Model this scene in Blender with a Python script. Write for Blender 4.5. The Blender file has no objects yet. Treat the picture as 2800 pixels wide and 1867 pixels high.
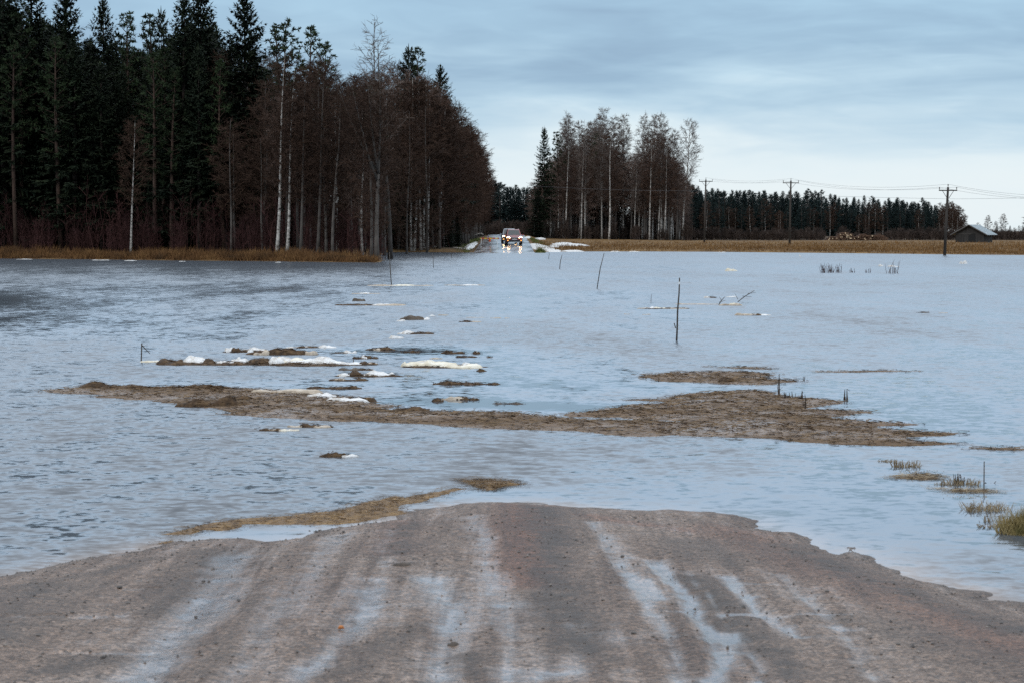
import bpy, math, random
import numpy as np
from mathutils import Vector, Matrix

# ------------------------------------------------------------------ camera, sky, light
scene = bpy.context.scene
COL = scene.collection
F, W0, H0, HOR, CH = 6300.0, 2800, 1867, 632.0, 2.1     # focal length in photo pixels, horizon row, eye height over the water
PITCH = math.atan((H0 / 2 - HOR) / F)

cam = bpy.data.cameras.new('camera')
cam.sensor_width = 36.0
cam.lens = 36.0 * F / W0
cam.clip_start, cam.clip_end = 0.5, 12000
cam.dof.use_dof = True
cam.dof.focus_distance = 120
cam.dof.aperture_fstop = 11
camo = bpy.data.objects.new('camera', cam)
COL.objects.link(camo)
camo.location = (0, 0, CH)
camo.rotation_euler = (math.pi / 2 - PITCH, 0, 0)
scene.camera = camo

SUN_EL, SUN_AZ = 32.0, 205.0
world = bpy.data.worlds.new('World')
scene.world = world
world.use_nodes = True

def nd(nt, typ, ins=None, **props):
    n = nt.nodes.new(typ)
    for k, v in props.items():
        setattr(n, k, v)
    for k, v in (ins or {}).items():
        s = n.inputs[k]
        if isinstance(v, bpy.types.NodeSocket):
            nt.links.new(v, s)
        else:
            s.default_value = v
    return n

def ramp(nt, fac, stops, interp='LINEAR'):
    n = nt.nodes.new('ShaderNodeValToRGB')
    n.color_ramp.interpolation = interp
    el = n.color_ramp.elements
    while len(el) > 1:
        el.remove(el[-1])
    el[0].position = stops[0][0]
    el[0].color = (*stops[0][1], 1)
    for p, c in stops[1:]:
        e = el.new(p)
        e.color = (*c, 1)
    nt.links.new(fac, n.inputs[0])
    return n.outputs[0]

def maths(nt, op, a, b=None, clamp=False):
    ins = {0: a}
    if b is not None:
        ins[1] = b
    return nd(nt, 'ShaderNodeMath', ins, operation=op, use_clamp=clamp).outputs[0]

def mixc(nt, fac, a, b, blend='MIX'):
    n = nt.nodes.new('ShaderNodeMix')
    n.data_type = 'RGBA'
    n.blend_type = blend
    for k, v in ((0, fac), (6, a), (7, b)):
        s = n.inputs[k]
        if isinstance(v, bpy.types.NodeSocket):
            nt.links.new(v, s)
        elif k == 0:
            s.default_value = v
        else:
            s.default_value = (*v, 1)
    return n.outputs[2]

def build_sky():
    nt = world.node_tree
    nt.nodes.clear()
    tc = nd(nt, 'ShaderNodeTexCoord').outputs['Generated']
    sep = nd(nt, 'ShaderNodeSeparateXYZ', {0: tc})
    x, y, z = sep.outputs
    za = maths(nt, 'ABSOLUTE', z)
    # a cloud deck high above: direction projected on a horizontal plane (slightly curved so that it closes at the horizon)
    den = maths(nt, 'ADD', za, 0.24)
    px = maths(nt, 'DIVIDE', x, den)
    py = maths(nt, 'DIVIDE', y, den)
    pv = nd(nt, 'ShaderNodeCombineXYZ', {0: px, 1: py, 2: 0.0}).outputs[0]
    rot = nd(nt, 'ShaderNodeMapping', {'Vector': pv, 'Rotation': (0, 0, math.radians(-38)), 'Scale': (1.3, 1.9, 1), 'Location': (1.9, 0.37, 0)}).outputs[0]
    n1 = nd(nt, 'ShaderNodeTexNoise', {'Vector': rot, 'Scale': 1.0, 'Detail': 5.0, 'Roughness': 0.55, 'Distortion': 0.7}).outputs[0]
    n2 = nd(nt, 'ShaderNodeTexNoise', {'Vector': rot, 'Scale': 5.5, 'Detail': 3.0, 'Roughness': 0.5, 'Distortion': 0.6}).outputs[0]
    wob = maths(nt, 'MULTIPLY', maths(nt, 'SUBTRACT', n1, 0.5), 0.11)
    wob2 = maths(nt, 'MULTIPLY', maths(nt, 'SUBTRACT', n2, 0.5), 0.018)
    el = maths(nt, 'ADD', za, maths(nt, 'ADD', wob, wob2))
    clear = ramp(nt, el, [(0.0, (0.82, 0.90, 0.93)), (0.026, (0.77, 0.88, 0.93)), (0.058, (0.56, 0.75, 0.88)), (0.088, (0.44, 0.65, 0.82)), (0.125, (0.42, 0.63, 0.82)),
                          (0.16, (0.74, 1.01, 1.32)), (0.26, (1.00, 1.24, 1.52)), (0.6, (1.16, 1.27, 1.40)), (1.0, (1.18, 1.26, 1.36))])
    cl = nd(nt, 'ShaderNodeMapRange', {0: maths(nt, 'ADD', n1, maths(nt, 'MULTIPLY', maths(nt, 'SUBTRACT', n2, 0.5), 0.28)), 1: 0.36, 2: 0.70, 3: 0.0, 4: 0.95}, clamp=True).outputs[0]
    low = nd(nt, 'ShaderNodeMapRange', {0: za, 1: 0.025, 2: 0.075, 3: 0.0, 4: 0.95}, clamp=True).outputs[0]
    low = maths(nt, 'MULTIPLY', low, nd(nt, 'ShaderNodeMapRange', {0: za, 1: 0.10, 2: 0.18, 3: 1.0, 4: 0.0}, clamp=True).outputs[0])
    cloud = mixc(nt, maths(nt, 'MULTIPLY', cl, low), clear, (0.285, 0.42, 0.575))
    sky = nd(nt, 'ShaderNodeTexSky', sky_type='NISHITA', sun_disc=False, sun_elevation=math.radians(SUN_EL), sun_rotation=math.radians(SUN_AZ)).outputs[0]
    b1 = nd(nt, 'ShaderNodeBackground', {0: sky, 1: 0.05})
    b2 = nd(nt, 'ShaderNodeBackground', {0: cloud, 1: 1.04})
    mx = nd(nt, 'ShaderNodeMixShader', {0: 0.94, 1: b1.outputs[0], 2: b2.outputs[0]})
    out = nd(nt, 'ShaderNodeOutputWorld', {0: mx.outputs[0]})
build_sky()

sun = bpy.data.lights.new('sun', 'SUN')
sun.energy = 0.7
sun.angle = math.radians(25)
sun.color = (1.0, 0.93, 0.84)
suno = bpy.data.objects.new('sun', sun)
COL.objects.link(suno)
_a, _e = math.radians(SUN_AZ), math.radians(SUN_EL)
_d = Vector((math.sin(_a) * math.cos(_e), math.cos(_a) * math.cos(_e), math.sin(_e)))
suno.rotation_euler = _d.to_track_quat('Z', 'Y').to_euler()
suno.location = _d * 300

scene.view_settings.view_transform = 'Standard'
scene.view_settings.look = 'None'
scene.view_settings.gamma = 1
scene.view_settings.exposure = 0
scene.view_settings.use_curve_mapping = False
scene.cycles.use_denoising = False
scene.cycles.max_bounces = 6
scene.cycles.diffuse_bounces = 3
scene.cycles.glossy_bounces = 3
scene.cycles.transparent_max_bounces = 4
scene.cycles.caustics_reflective = False
scene.cycles.caustics_refractive = False
scene.cycles.sample_clamp_indirect = 6

# ------------------------------------------------------------------ helpers
def P(u, v, z=0.0):
    """the point of the place at height z that the photograph shows at (u, v)"""
    c, s = math.cos(PITCH), math.sin(PITCH)
    a, b = (u - W0 / 2) / F, (H0 / 2 - v) / F
    d = Vector((a, c + s * b, -s + c * b))
    t = (z - CH) / d.z
    return Vector((d.x * t, d.y * t, z))

def X(u, y):
    return (u - W0 / 2) / F * y

def Z(v, y):
    return CH - (v - HOR) / F * y

def link(o, parent=None):
    COL.objects.link(o)
    if parent is not None:
        o.parent = parent
    return o

def tag(o, label=None, cat=None, group=None, kind=None):
    if label: o['label'] = label
    if cat: o['category'] = cat
    if group: o['group'] = group
    if kind: o['kind'] = kind
    return o

def empty(name, loc, rz=0.0, sc=1.0):
    o = bpy.data.objects.new(name, None)
    o.empty_display_size = 0.3
    o.location = loc
    o.rotation_euler = (0, 0, rz)
    o.scale = (sc, sc, sc) if not isinstance(sc, tuple) else sc
    return link(o)

class MB:
    def __init__(self):
        self.v, self.f, self.m = [], [], []
    def quad(self, a, b, c, d, mi=0):
        n = len(self.v)
        self.v += [a, b, c, d]
        self.f.append((n, n + 1, n + 2, n + 3)); self.m.append(mi)
    def tri(self, a, b, c, mi=0):
        n = len(self.v)
        self.v += [a, b, c]
        self.f.append((n, n + 1, n + 2)); self.m.append(mi)
    def kite(self, p, d, side, L, w, mi=0):
        q = p + d * (L * 0.4)
        self.quad(p, q + side * (w / 2), p + d * L, q - side * (w / 2), mi)
    def tube(self, pts, rad, n=6, mi=0, cap=True):
        base = len(self.v)
        k = len(pts)
        for i, p in enumerate(pts):
            t = (pts[min(i + 1, k - 1)] - pts[max(i - 1, 0)])
            if t.length < 1e-9: t = Vector((0, 0, 1))
            t.normalize()
            ref = Vector((1, 0, 0)) if abs(t.x) < 0.8 else Vector((0, 1, 0))
            s = t.cross(ref).normalized(); q = t.cross(s)
            r = rad[i] if isinstance(rad, (list, tuple)) else rad
            for j in range(n):
                a = 2 * math.pi * j / n
                self.v.append(p + s * (math.cos(a) * r) + q * (math.sin(a) * r))
        for i in range(k - 1):
            for j in range(n):
                a, b = base + i * n + j, base + i * n + (j + 1) % n
                self.f.append((a, b, b + n, a + n)); self.m.append(mi)
        if cap:
            self.f.append(tuple(base + j for j in reversed(range(n)))); self.m.append(mi)
            self.f.append(tuple(base + (k - 1) * n + j for j in range(n))); self.m.append(mi)
    def box(self, c, s, rz=0.0, mi=0, M=None):
        n = len(self.v)
        for dz in (-1, 1):
            for dx, dy in ((-1, -1), (1, -1), (1, 1), (-1, 1)):
                p = Vector((dx * s[0] / 2, dy * s[1] / 2, dz * s[2] / 2))
                if rz: p.rotate(Matrix.Rotation(rz, 3, 'Z'))
                if M is not None: p = M @ p
                self.v.append(p + Vector(c))
        for f in ((3, 2, 1, 0), (4, 5, 6, 7), (0, 1, 5, 4), (1, 2, 6, 5), (2, 3, 7, 6), (3, 0, 4, 7)):
            self.f.append(tuple(n + i for i in f)); self.m.append(mi)
    def mesh(self, name, mats, smooth=False):
        me = bpy.data.meshes.new(name)
        me.from_pydata([tuple(p) for p in self.v], [], self.f)
        for m in (mats if isinstance(mats, (list, tuple)) else [mats]):
            me.materials.append(m)
        if any(self.m):
            me.polygons.foreach_set('material_index', self.m)
        if smooth:
            me.polygons.foreach_set('use_smooth', [True] * len(me.polygons))
        me.update()
        return me
    def obj(self, name, mats, parent=None, smooth=False, loc=None):
        o = bpy.data.objects.new(name, self.mesh(name, mats, smooth))
        if loc is not None: o.location = loc
        return link(o, parent)

def np_obj(name, V, Fc, mat, parent=None, smooth=False, loc=None):
    me = bpy.data.meshes.new(name)
    me.from_pydata(np.asarray(V, float).tolist(), [], Fc.tolist() if isinstance(Fc, np.ndarray) else [list(f) for f in Fc])
    me.materials.append(mat)
    if smooth:
        me.polygons.foreach_set('use_smooth', [True] * len(me.polygons))
    me.update()
    o = bpy.data.objects.new(name, me)
    if loc is not None: o.location = loc
    return link(o, parent)

def vnoise(x, y, seed=0):
    x = np.asarray(x, float); y = np.asarray(y, float)
    xi, yi = np.floor(x).astype(np.int64), np.floor(y).astype(np.int64)
    xf, yf = x - xi, y - yi
    def h(a, b):
        n = (a * 374761393 + b * 668265263 + seed * 974634777) & 0x7fffffff
        n = ((n ^ (n >> 13)) * 1274126177) & 0x7fffffff
        return ((n ^ (n >> 16)) & 0xffff) / 65535.0
    u, v = xf * xf * (3 - 2 * xf), yf * yf * (3 - 2 * yf)
    return (h(xi, yi) * (1 - u) + h(xi + 1, yi) * u) * (1 - v) + (h(xi, yi + 1) * (1 - u) + h(xi + 1, yi + 1) * u) * v

def fbm(x, y, seed=0, octs=4, gain=0.5):
    s, a, t = 0, 1.0, 0
    for i in range(octs):
        s = s + a * vnoise(x * 2 ** i, y * 2 ** i, seed + i * 17); t += a; a *= gain
    return s / t

def sdf(poly, x, y):
    """signed distance to a polygon, positive inside"""
    d = np.full(x.shape, 1e18); inside = np.zeros(x.shape, bool)
    n = len(poly)
    for i in range(n):
        ax, ay = poly[i][:2]; bx, by = poly[(i + 1) % n][:2]
        ex, ey = bx - ax, by - ay
        t = np.clip(((x - ax) * ex + (y - ay) * ey) / max(ex * ex + ey * ey, 1e-12), 0, 1)
        d = np.minimum(d, (x - ax - t * ex) ** 2 + (y - ay - t * ey) ** 2)
        c = (ay > y) != (by > y)
        with np.errstate(divide='ignore', invalid='ignore'):
            inside ^= c & (x < (bx - ax) * (y - ay) / (by - ay if by != ay else 1e-12) + ax)
    d = np.sqrt(d)
    return np.where(inside, d, -d)

def line_dist(pts, x, y):
    d = np.full(x.shape, 1e18)
    for (ax, ay), (bx, by) in zip(pts[:-1], pts[1:]):
        ex, ey = bx - ax, by - ay
        t = np.clip(((x - ax) * ex + (y - ay) * ey) / max(ex * ex + ey * ey, 1e-12), 0, 1)
        d = np.minimum(d, (x - ax - t * ex) ** 2 + (y - ay - t * ey) ** 2)
    return np.sqrt(d)

def grid_faces(nx, ny, keep=None):
    i = np.arange(nx - 1)[None, :]; j = np.arange(ny - 1)[:, None]
    a = (j * nx + i)
    q = np.stack([a, a + 1, a + 1 + nx, a + nx], -1).reshape(-1, 4)
    if keep is not None:
        k = keep.reshape(-1)
        q = q[k[q].any(axis=1)]
    return q

def compact(V, Fc):
    used = np.unique(Fc)
    mp = np.full(len(V), -1); mp[used] = np.arange(len(used))
    return V[used], mp[Fc], used

def attr(o, name, vals):
    a = o.data.attributes.new(name, 'FLOAT', 'POINT')
    a.data.foreach_set('value', np.asarray(vals, np.float32))

def blades(px, py, pz, h, w, lean, rng, flat=False):
    """one thin upright (or lying) triangle pair per point"""
    n = len(px)
    a = rng.uniform(0, 2 * np.pi, n); b = rng.uniform(0, 2 * np.pi, n)
    sx, sy = np.cos(a) * w / 2, np.sin(a) * w / 2
    lx, ly = np.cos(b) * lean * h, np.sin(b) * lean * h
    V = np.zeros((n, 3, 3))
    V[:, 0] = np.stack([px - sx, py - sy, pz], -1)
    V[:, 1] = np.stack([px + sx, py + sy, pz], -1)
    V[:, 2] = np.stack([px + lx, py + ly, pz + h], -1)
    return V.reshape(-1, 3), np.arange(n * 3).reshape(-1, 3)

# ------------------------------------------------------------------ materials
def mat_new(name):
    m = bpy.data.materials.new(name)
    m.use_nodes = True
    nt = m.node_tree
    b = nt.nodes['Principled BSDF']
    return m, nt, b

def noisy(name, stops, scale=2.0, detail=4.0, rough=0.85, stretch=(1, 1, 1), bump=0.0, spec=0.3, vary=0.0, metallic=0.0, distort=0.0, rgh=0.55):
    m, nt, b = mat_new(name)
    tc = nd(nt, 'ShaderNodeTexCoord').outputs['Object']
    mp = nd(nt, 'ShaderNodeMapping', {'Vector': tc, 'Scale': stretch}).outputs[0]
    n = nd(nt, 'ShaderNodeTexNoise', {'Vector': mp, 'Scale': scale, 'Detail': detail, 'Roughness': rgh, 'Distortion': distort}).outputs[0]
    c = ramp(nt, n, stops)
    if vary:
        r = nd(nt, 'ShaderNodeObjectInfo').outputs['Random']
        val = nd(nt, 'ShaderNodeMapRange', {0: r, 1: 0.0, 2: 1.0, 3: 1 - vary, 4: 1 + vary}).outputs[0]
        c = nd(nt, 'ShaderNodeHueSaturation', {'Color': c, 'Value': val}).outputs[0]
    nt.links.new(c, b.inputs['Base Color'])
    b.inputs['Roughness'].default_value = rough
    b.inputs['Specular IOR Level'].default_value = spec
    b.inputs['Metallic'].default_value = metallic
    if bump:
        bp = nd(nt, 'ShaderNodeBump', {'Height': n, 'Strength': bump, 'Distance': 0.05})
        nt.links.new(bp.outputs[0], b.inputs['Normal'])
    return m

MT = {}
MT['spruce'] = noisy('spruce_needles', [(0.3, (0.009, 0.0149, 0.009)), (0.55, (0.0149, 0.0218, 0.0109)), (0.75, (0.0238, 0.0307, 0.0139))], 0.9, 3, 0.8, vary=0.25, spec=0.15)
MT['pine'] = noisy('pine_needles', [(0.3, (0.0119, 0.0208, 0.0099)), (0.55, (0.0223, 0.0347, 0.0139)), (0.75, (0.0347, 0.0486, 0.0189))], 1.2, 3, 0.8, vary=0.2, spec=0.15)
MT['hazy_needles'] = noisy('hazy_conifer_needles', [(0.3, (0.0125, 0.0229, 0.0258)), (0.6, (0.0228, 0.0357, 0.0317)), (0.8, (0.0296, 0.0446, 0.0356))], 0.6, 3, 0.85, vary=0.25, spec=0.1)  # blue lift in the needle colour stands in for distance haze
MT['twigs'] = noisy('bare_red_brown_twigs', [(0.3, (0.0329, 0.0187, 0.013)), (0.6, (0.0545, 0.0312, 0.0209)), (0.8, (0.0743, 0.0453, 0.0297))], 0.7, 3, 0.85, vary=0.25, spec=0.15)
MT['greytwigs'] = noisy('bare_grey_twigs', [(0.3, (0.0843, 0.0637, 0.0561)), (0.6, (0.13, 0.1035, 0.0887)), (0.8, (0.1835, 0.1478, 0.1257))], 0.7, 3, 0.85, vary=0.2, spec=0.15)
MT['shrubtwigs'] = noisy('red_sapling_twigs', [(0.3, (0.0438, 0.02, 0.0193)), (0.6, (0.0676, 0.0315, 0.0282)), (0.8, (0.0875, 0.0487, 0.0387))], 0.8, 3, 0.9, vary=0.3, spec=0.1)
MT['scrub'] = noisy('brown_scrub', [(0.3, (0.040, 0.030, 0.026)), (0.6, (0.07, 0.05, 0.04)), (0.8, (0.10, 0.07, 0.05))], 0.8, 3, 0.9, vary=0.25, spec=0.1)
MT['bark'] = noisy('conifer_bark', [(0.3, (0.0275, 0.0198, 0.0165)), (0.6, (0.055, 0.0396, 0.0319)), (0.8, (0.0825, 0.0605, 0.0495))], 5, 4, 0.9, (1, 1, 0.25), vary=0.3, bump=0.4)
MT['pinebark'] = noisy('pine_bark', [(0.3, (0.03, 0.019, 0.014)), (0.6, (0.065, 0.039, 0.0275)), (0.8, (0.09, 0.0575, 0.04))], 4, 4, 0.9, (1, 1, 0.3), vary=0.2, bump=0.4)
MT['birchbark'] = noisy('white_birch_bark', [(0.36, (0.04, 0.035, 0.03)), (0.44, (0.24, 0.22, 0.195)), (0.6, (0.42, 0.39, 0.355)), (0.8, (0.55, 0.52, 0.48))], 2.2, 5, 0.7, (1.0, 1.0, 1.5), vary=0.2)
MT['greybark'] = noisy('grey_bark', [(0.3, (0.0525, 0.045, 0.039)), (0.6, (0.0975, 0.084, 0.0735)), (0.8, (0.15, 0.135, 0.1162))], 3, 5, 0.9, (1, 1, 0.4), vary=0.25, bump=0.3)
MT['grass'] = noisy('dead_tan_grass', [(0.28, (0.0696, 0.0381, 0.0164)), (0.5, (0.1532, 0.0831, 0.0318)), (0.68, (0.2367, 0.1353, 0.0547)), (0.85, (0.2925, 0.1846, 0.0876))], 0.22, 7, 0.9, (1, 0.5, 1), spec=0.1, rgh=0.7)
MT['forestgrass'] = noisy('dead_rusty_grass', [(0.3, (0.0524, 0.0321, 0.0175)), (0.5, (0.1197, 0.0606, 0.0252)), (0.68, (0.1945, 0.1069, 0.0434)), (0.85, (0.2543, 0.1568, 0.077))], 0.5, 5, 0.9, spec=0.1)
MT['greengrass'] = noisy('verge_green_grass', [(0.3, (0.06, 0.07, 0.025)), (0.55, (0.12, 0.14, 0.04)), (0.8, (0.24, 0.19, 0.09))], 0.8, 5, 0.9, spec=0.1)
MT['straw'] = noisy('pale_drowned_straw', [(0.3, (0.13, 0.092, 0.055)), (0.5, (0.26, 0.20, 0.125)), (0.75, (0.42, 0.34, 0.23))], 6, 4, 0.85, spec=0.15)
MT['tuft'] = noisy('tuft_grass', [(0.3, (0.125, 0.1125, 0.0438)), (0.5, (0.275, 0.2125, 0.0938)), (0.75, (0.45, 0.3625, 0.2))], 7, 5, 0.9, spec=0.1)
MT['reed'] = noisy('dry_reed_stalks', [(0.3, (0.065, 0.045, 0.028)), (0.5, (0.14, 0.095, 0.055)), (0.7, (0.25, 0.17, 0.10)), (0.88, (0.36, 0.28, 0.18))], 6, 5, 0.85, spec=0.2)
MT['wetreed'] = noisy('wet_dark_stalks', [(0.3, (0.03, 0.024, 0.018)), (0.6, (0.075, 0.052, 0.036)), (0.8, (0.14, 0.095, 0.06))], 7, 5, 0.7, spec=0.3)
MT['stick'] = noisy('wet_grey_wood', [(0.3, (0.035, 0.03, 0.027)), (0.7, (0.085, 0.072, 0.06))], 9, 4, 0.7, (1, 1, 0.3), spec=0.3)
MT['snow'] = noisy('wet_snow', [(0.28, (0.26, 0.20, 0.15)), (0.40, (0.50, 0.46, 0.41)), (0.52, (0.72, 0.71, 0.69)), (0.7, (0.85, 0.85, 0.85))], 7, 7, 0.55, bump=0.5, spec=0.3, rgh=0.7)
MT['cream'] = noisy('stained_ice', [(0.3, (0.52, 0.44, 0.30)), (0.55, (0.74, 0.68, 0.55)), (0.8, (0.84, 0.82, 0.75))], 7, 5, 0.4, bump=0.3, spec=0.4)
MT['beige'] = noisy('dirty_ice', [(0.3, (0.27, 0.21, 0.15)), (0.55, (0.46, 0.38, 0.29)), (0.8, (0.62, 0.55, 0.46))], 8, 5, 0.5, bump=0.3, spec=0.4)
MT['debris'] = noisy('dark_brown_debris', [(0.3, (0.030, 0.020, 0.013)), (0.5, (0.075, 0.045, 0.024)), (0.7, (0.14, 0.088, 0.045)), (0.85, (0.20, 0.14, 0.08))], 11, 6, 0.8, bump=0.9, spec=0.25)
MT['greyboard'] = noisy('grey_brown_wood', [(0.3, (0.06, 0.048, 0.038)), (0.6, (0.14, 0.11, 0.085)), (0.8, (0.20, 0.165, 0.13))], 10, 4, 0.75, (0.3, 1, 1), spec=0.25)
MT['algae'] = noisy('ochre_wrack', [(0.28, (0.0788, 0.0405, 0.0136)), (0.5, (0.1785, 0.0945, 0.0236)), (0.7, (0.2625, 0.1485, 0.0403)), (0.88, (0.378, 0.243, 0.093))], 9, 6, 0.6, (1, 0.6, 1), bump=0.6, spec=0.3)
MT['stone'] = noisy('dark_stone', [(0.3, (0.05, 0.045, 0.042)), (0.7, (0.12, 0.105, 0.095))], 30, 4, 0.6, spec=0.4, vary=0.35)

def flat_mat(name, col, rough=0.5, metallic=0.0, spec=0.5, emit=None, es=0.0, var=0.12, coat=0.0):
    m, nt, b = mat_new(name)
    tc = nd(nt, 'ShaderNodeTexCoord').outputs['Object']
    n = nd(nt, 'ShaderNodeTexNoise', {'Vector': tc, 'Scale': 6.0, 'Detail': 3.0}).outputs[0]
    lo = tuple(c * (1 - var) for c in col); hi = tuple(min(1, c * (1 + var)) for c in col)
    nt.links.new(ramp(nt, n, [(0.3, lo), (0.7, hi)]), b.inputs['Base Color'])
    b.inputs['Roughness'].default_value = rough
    b.inputs['Metallic'].default_value = metallic
    b.inputs['Specular IOR Level'].default_value = spec
    b.inputs['Coat Weight'].default_value = coat
    if emit:
        b.inputs['Emission Color'].default_value = (*emit, 1)
        b.inputs['Emission Strength'].default_value = es
    return m

def water_mat():
    m, nt, b = mat_new('flood_water')
    tc = nd(nt, 'ShaderNodeTexCoord').outputs['Object']
    ch = nd(nt, 'ShaderNodeAttribute', attribute_name='chop').outputs['Fac']
    def slope(scale, st, amp, det, rot):
        mp = nd(nt, 'ShaderNodeMapping', {'Vector': tc, 'Scale': st, 'Rotation': (0, 0, rot)}).outputs[0]
        n = nd(nt, 'ShaderNodeTexNoise', {'Vector': mp, 'Scale': scale, 'Detail': det, 'Roughness': 0.55, 'Distortion': 0.4}).outputs['Color']
        s = nd(nt, 'ShaderNodeVectorMath', {0: n, 1: (0.5, 0.5, 0.5)}, operation='SUBTRACT').outputs[0]
        return nd(nt, 'ShaderNodeVectorMath', {0: s, 1: (amp * 0.8, amp, 0)}, operation='MULTIPLY').outputs[0]
    s1 = slope(5.2, (0.85, 1.0, 1), 0.54, 2.5, 0.25)
    s2 = slope(1.5, (1.0, 0.36, 1), 0.26, 2.0, -0.2)
    s3 = slope(14.0, (0.8, 1.0, 1), 0.36, 1.0, 0.1)
    add = nd(nt, 'ShaderNodeVectorMath', {0: s1, 1: s2}, operation='ADD').outputs[0]
    add = nd(nt, 'ShaderNodeVectorMath', {0: add, 1: s3}, operation='ADD').outputs[0]
    s4 = slope(0.6, (1.0, 0.20, 1), 0.15, 3.0, 0.05)
    add = nd(nt, 'ShaderNodeVectorMath', {0: add, 1: s4}, operation='ADD').outputs[0]
    sc = nd(nt, 'ShaderNodeVectorMath', {0: add, 'Scale': ch}, operation='SCALE').outputs[0]
    # fixed normal tilt towards the near road, added so ripples mirror sky, not forest
    lean = nd(nt, 'ShaderNodeVectorMath', {0: (0.0, -0.125, 0.0), 'Scale': nd(nt, 'ShaderNodeMath', {0: ch, 1: 1.0}, operation='MINIMUM').outputs[0]}, operation='SCALE').outputs[0]
    sc = nd(nt, 'ShaderNodeVectorMath', {0: sc, 1: lean}, operation='ADD').outputs[0]
    nrm = nd(nt, 'ShaderNodeVectorMath', {0: sc, 1: (0, 0, 1)}, operation='ADD').outputs[0]
    nrm = nd(nt, 'ShaderNodeVectorMath', {0: nrm}, operation='NORMALIZE').outputs[0]
    nt.links.new(nrm, b.inputs['Normal'])
    silt = nd(nt, 'ShaderNodeAttribute', attribute_name='silt').outputs['Fac']
    nt.links.new(mixc(nt, silt, (0.075, 0.086, 0.100), (0.26, 0.20, 0.165)), b.inputs['Base Color'])
    nt.links.new(nd(nt, 'ShaderNodeAttribute', attribute_name='ripple').outputs['Fac'], b.inputs['Roughness'])
    b.inputs['IOR'].default_value = 1.333
    return m
MT['water'] = water_mat()

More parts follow.
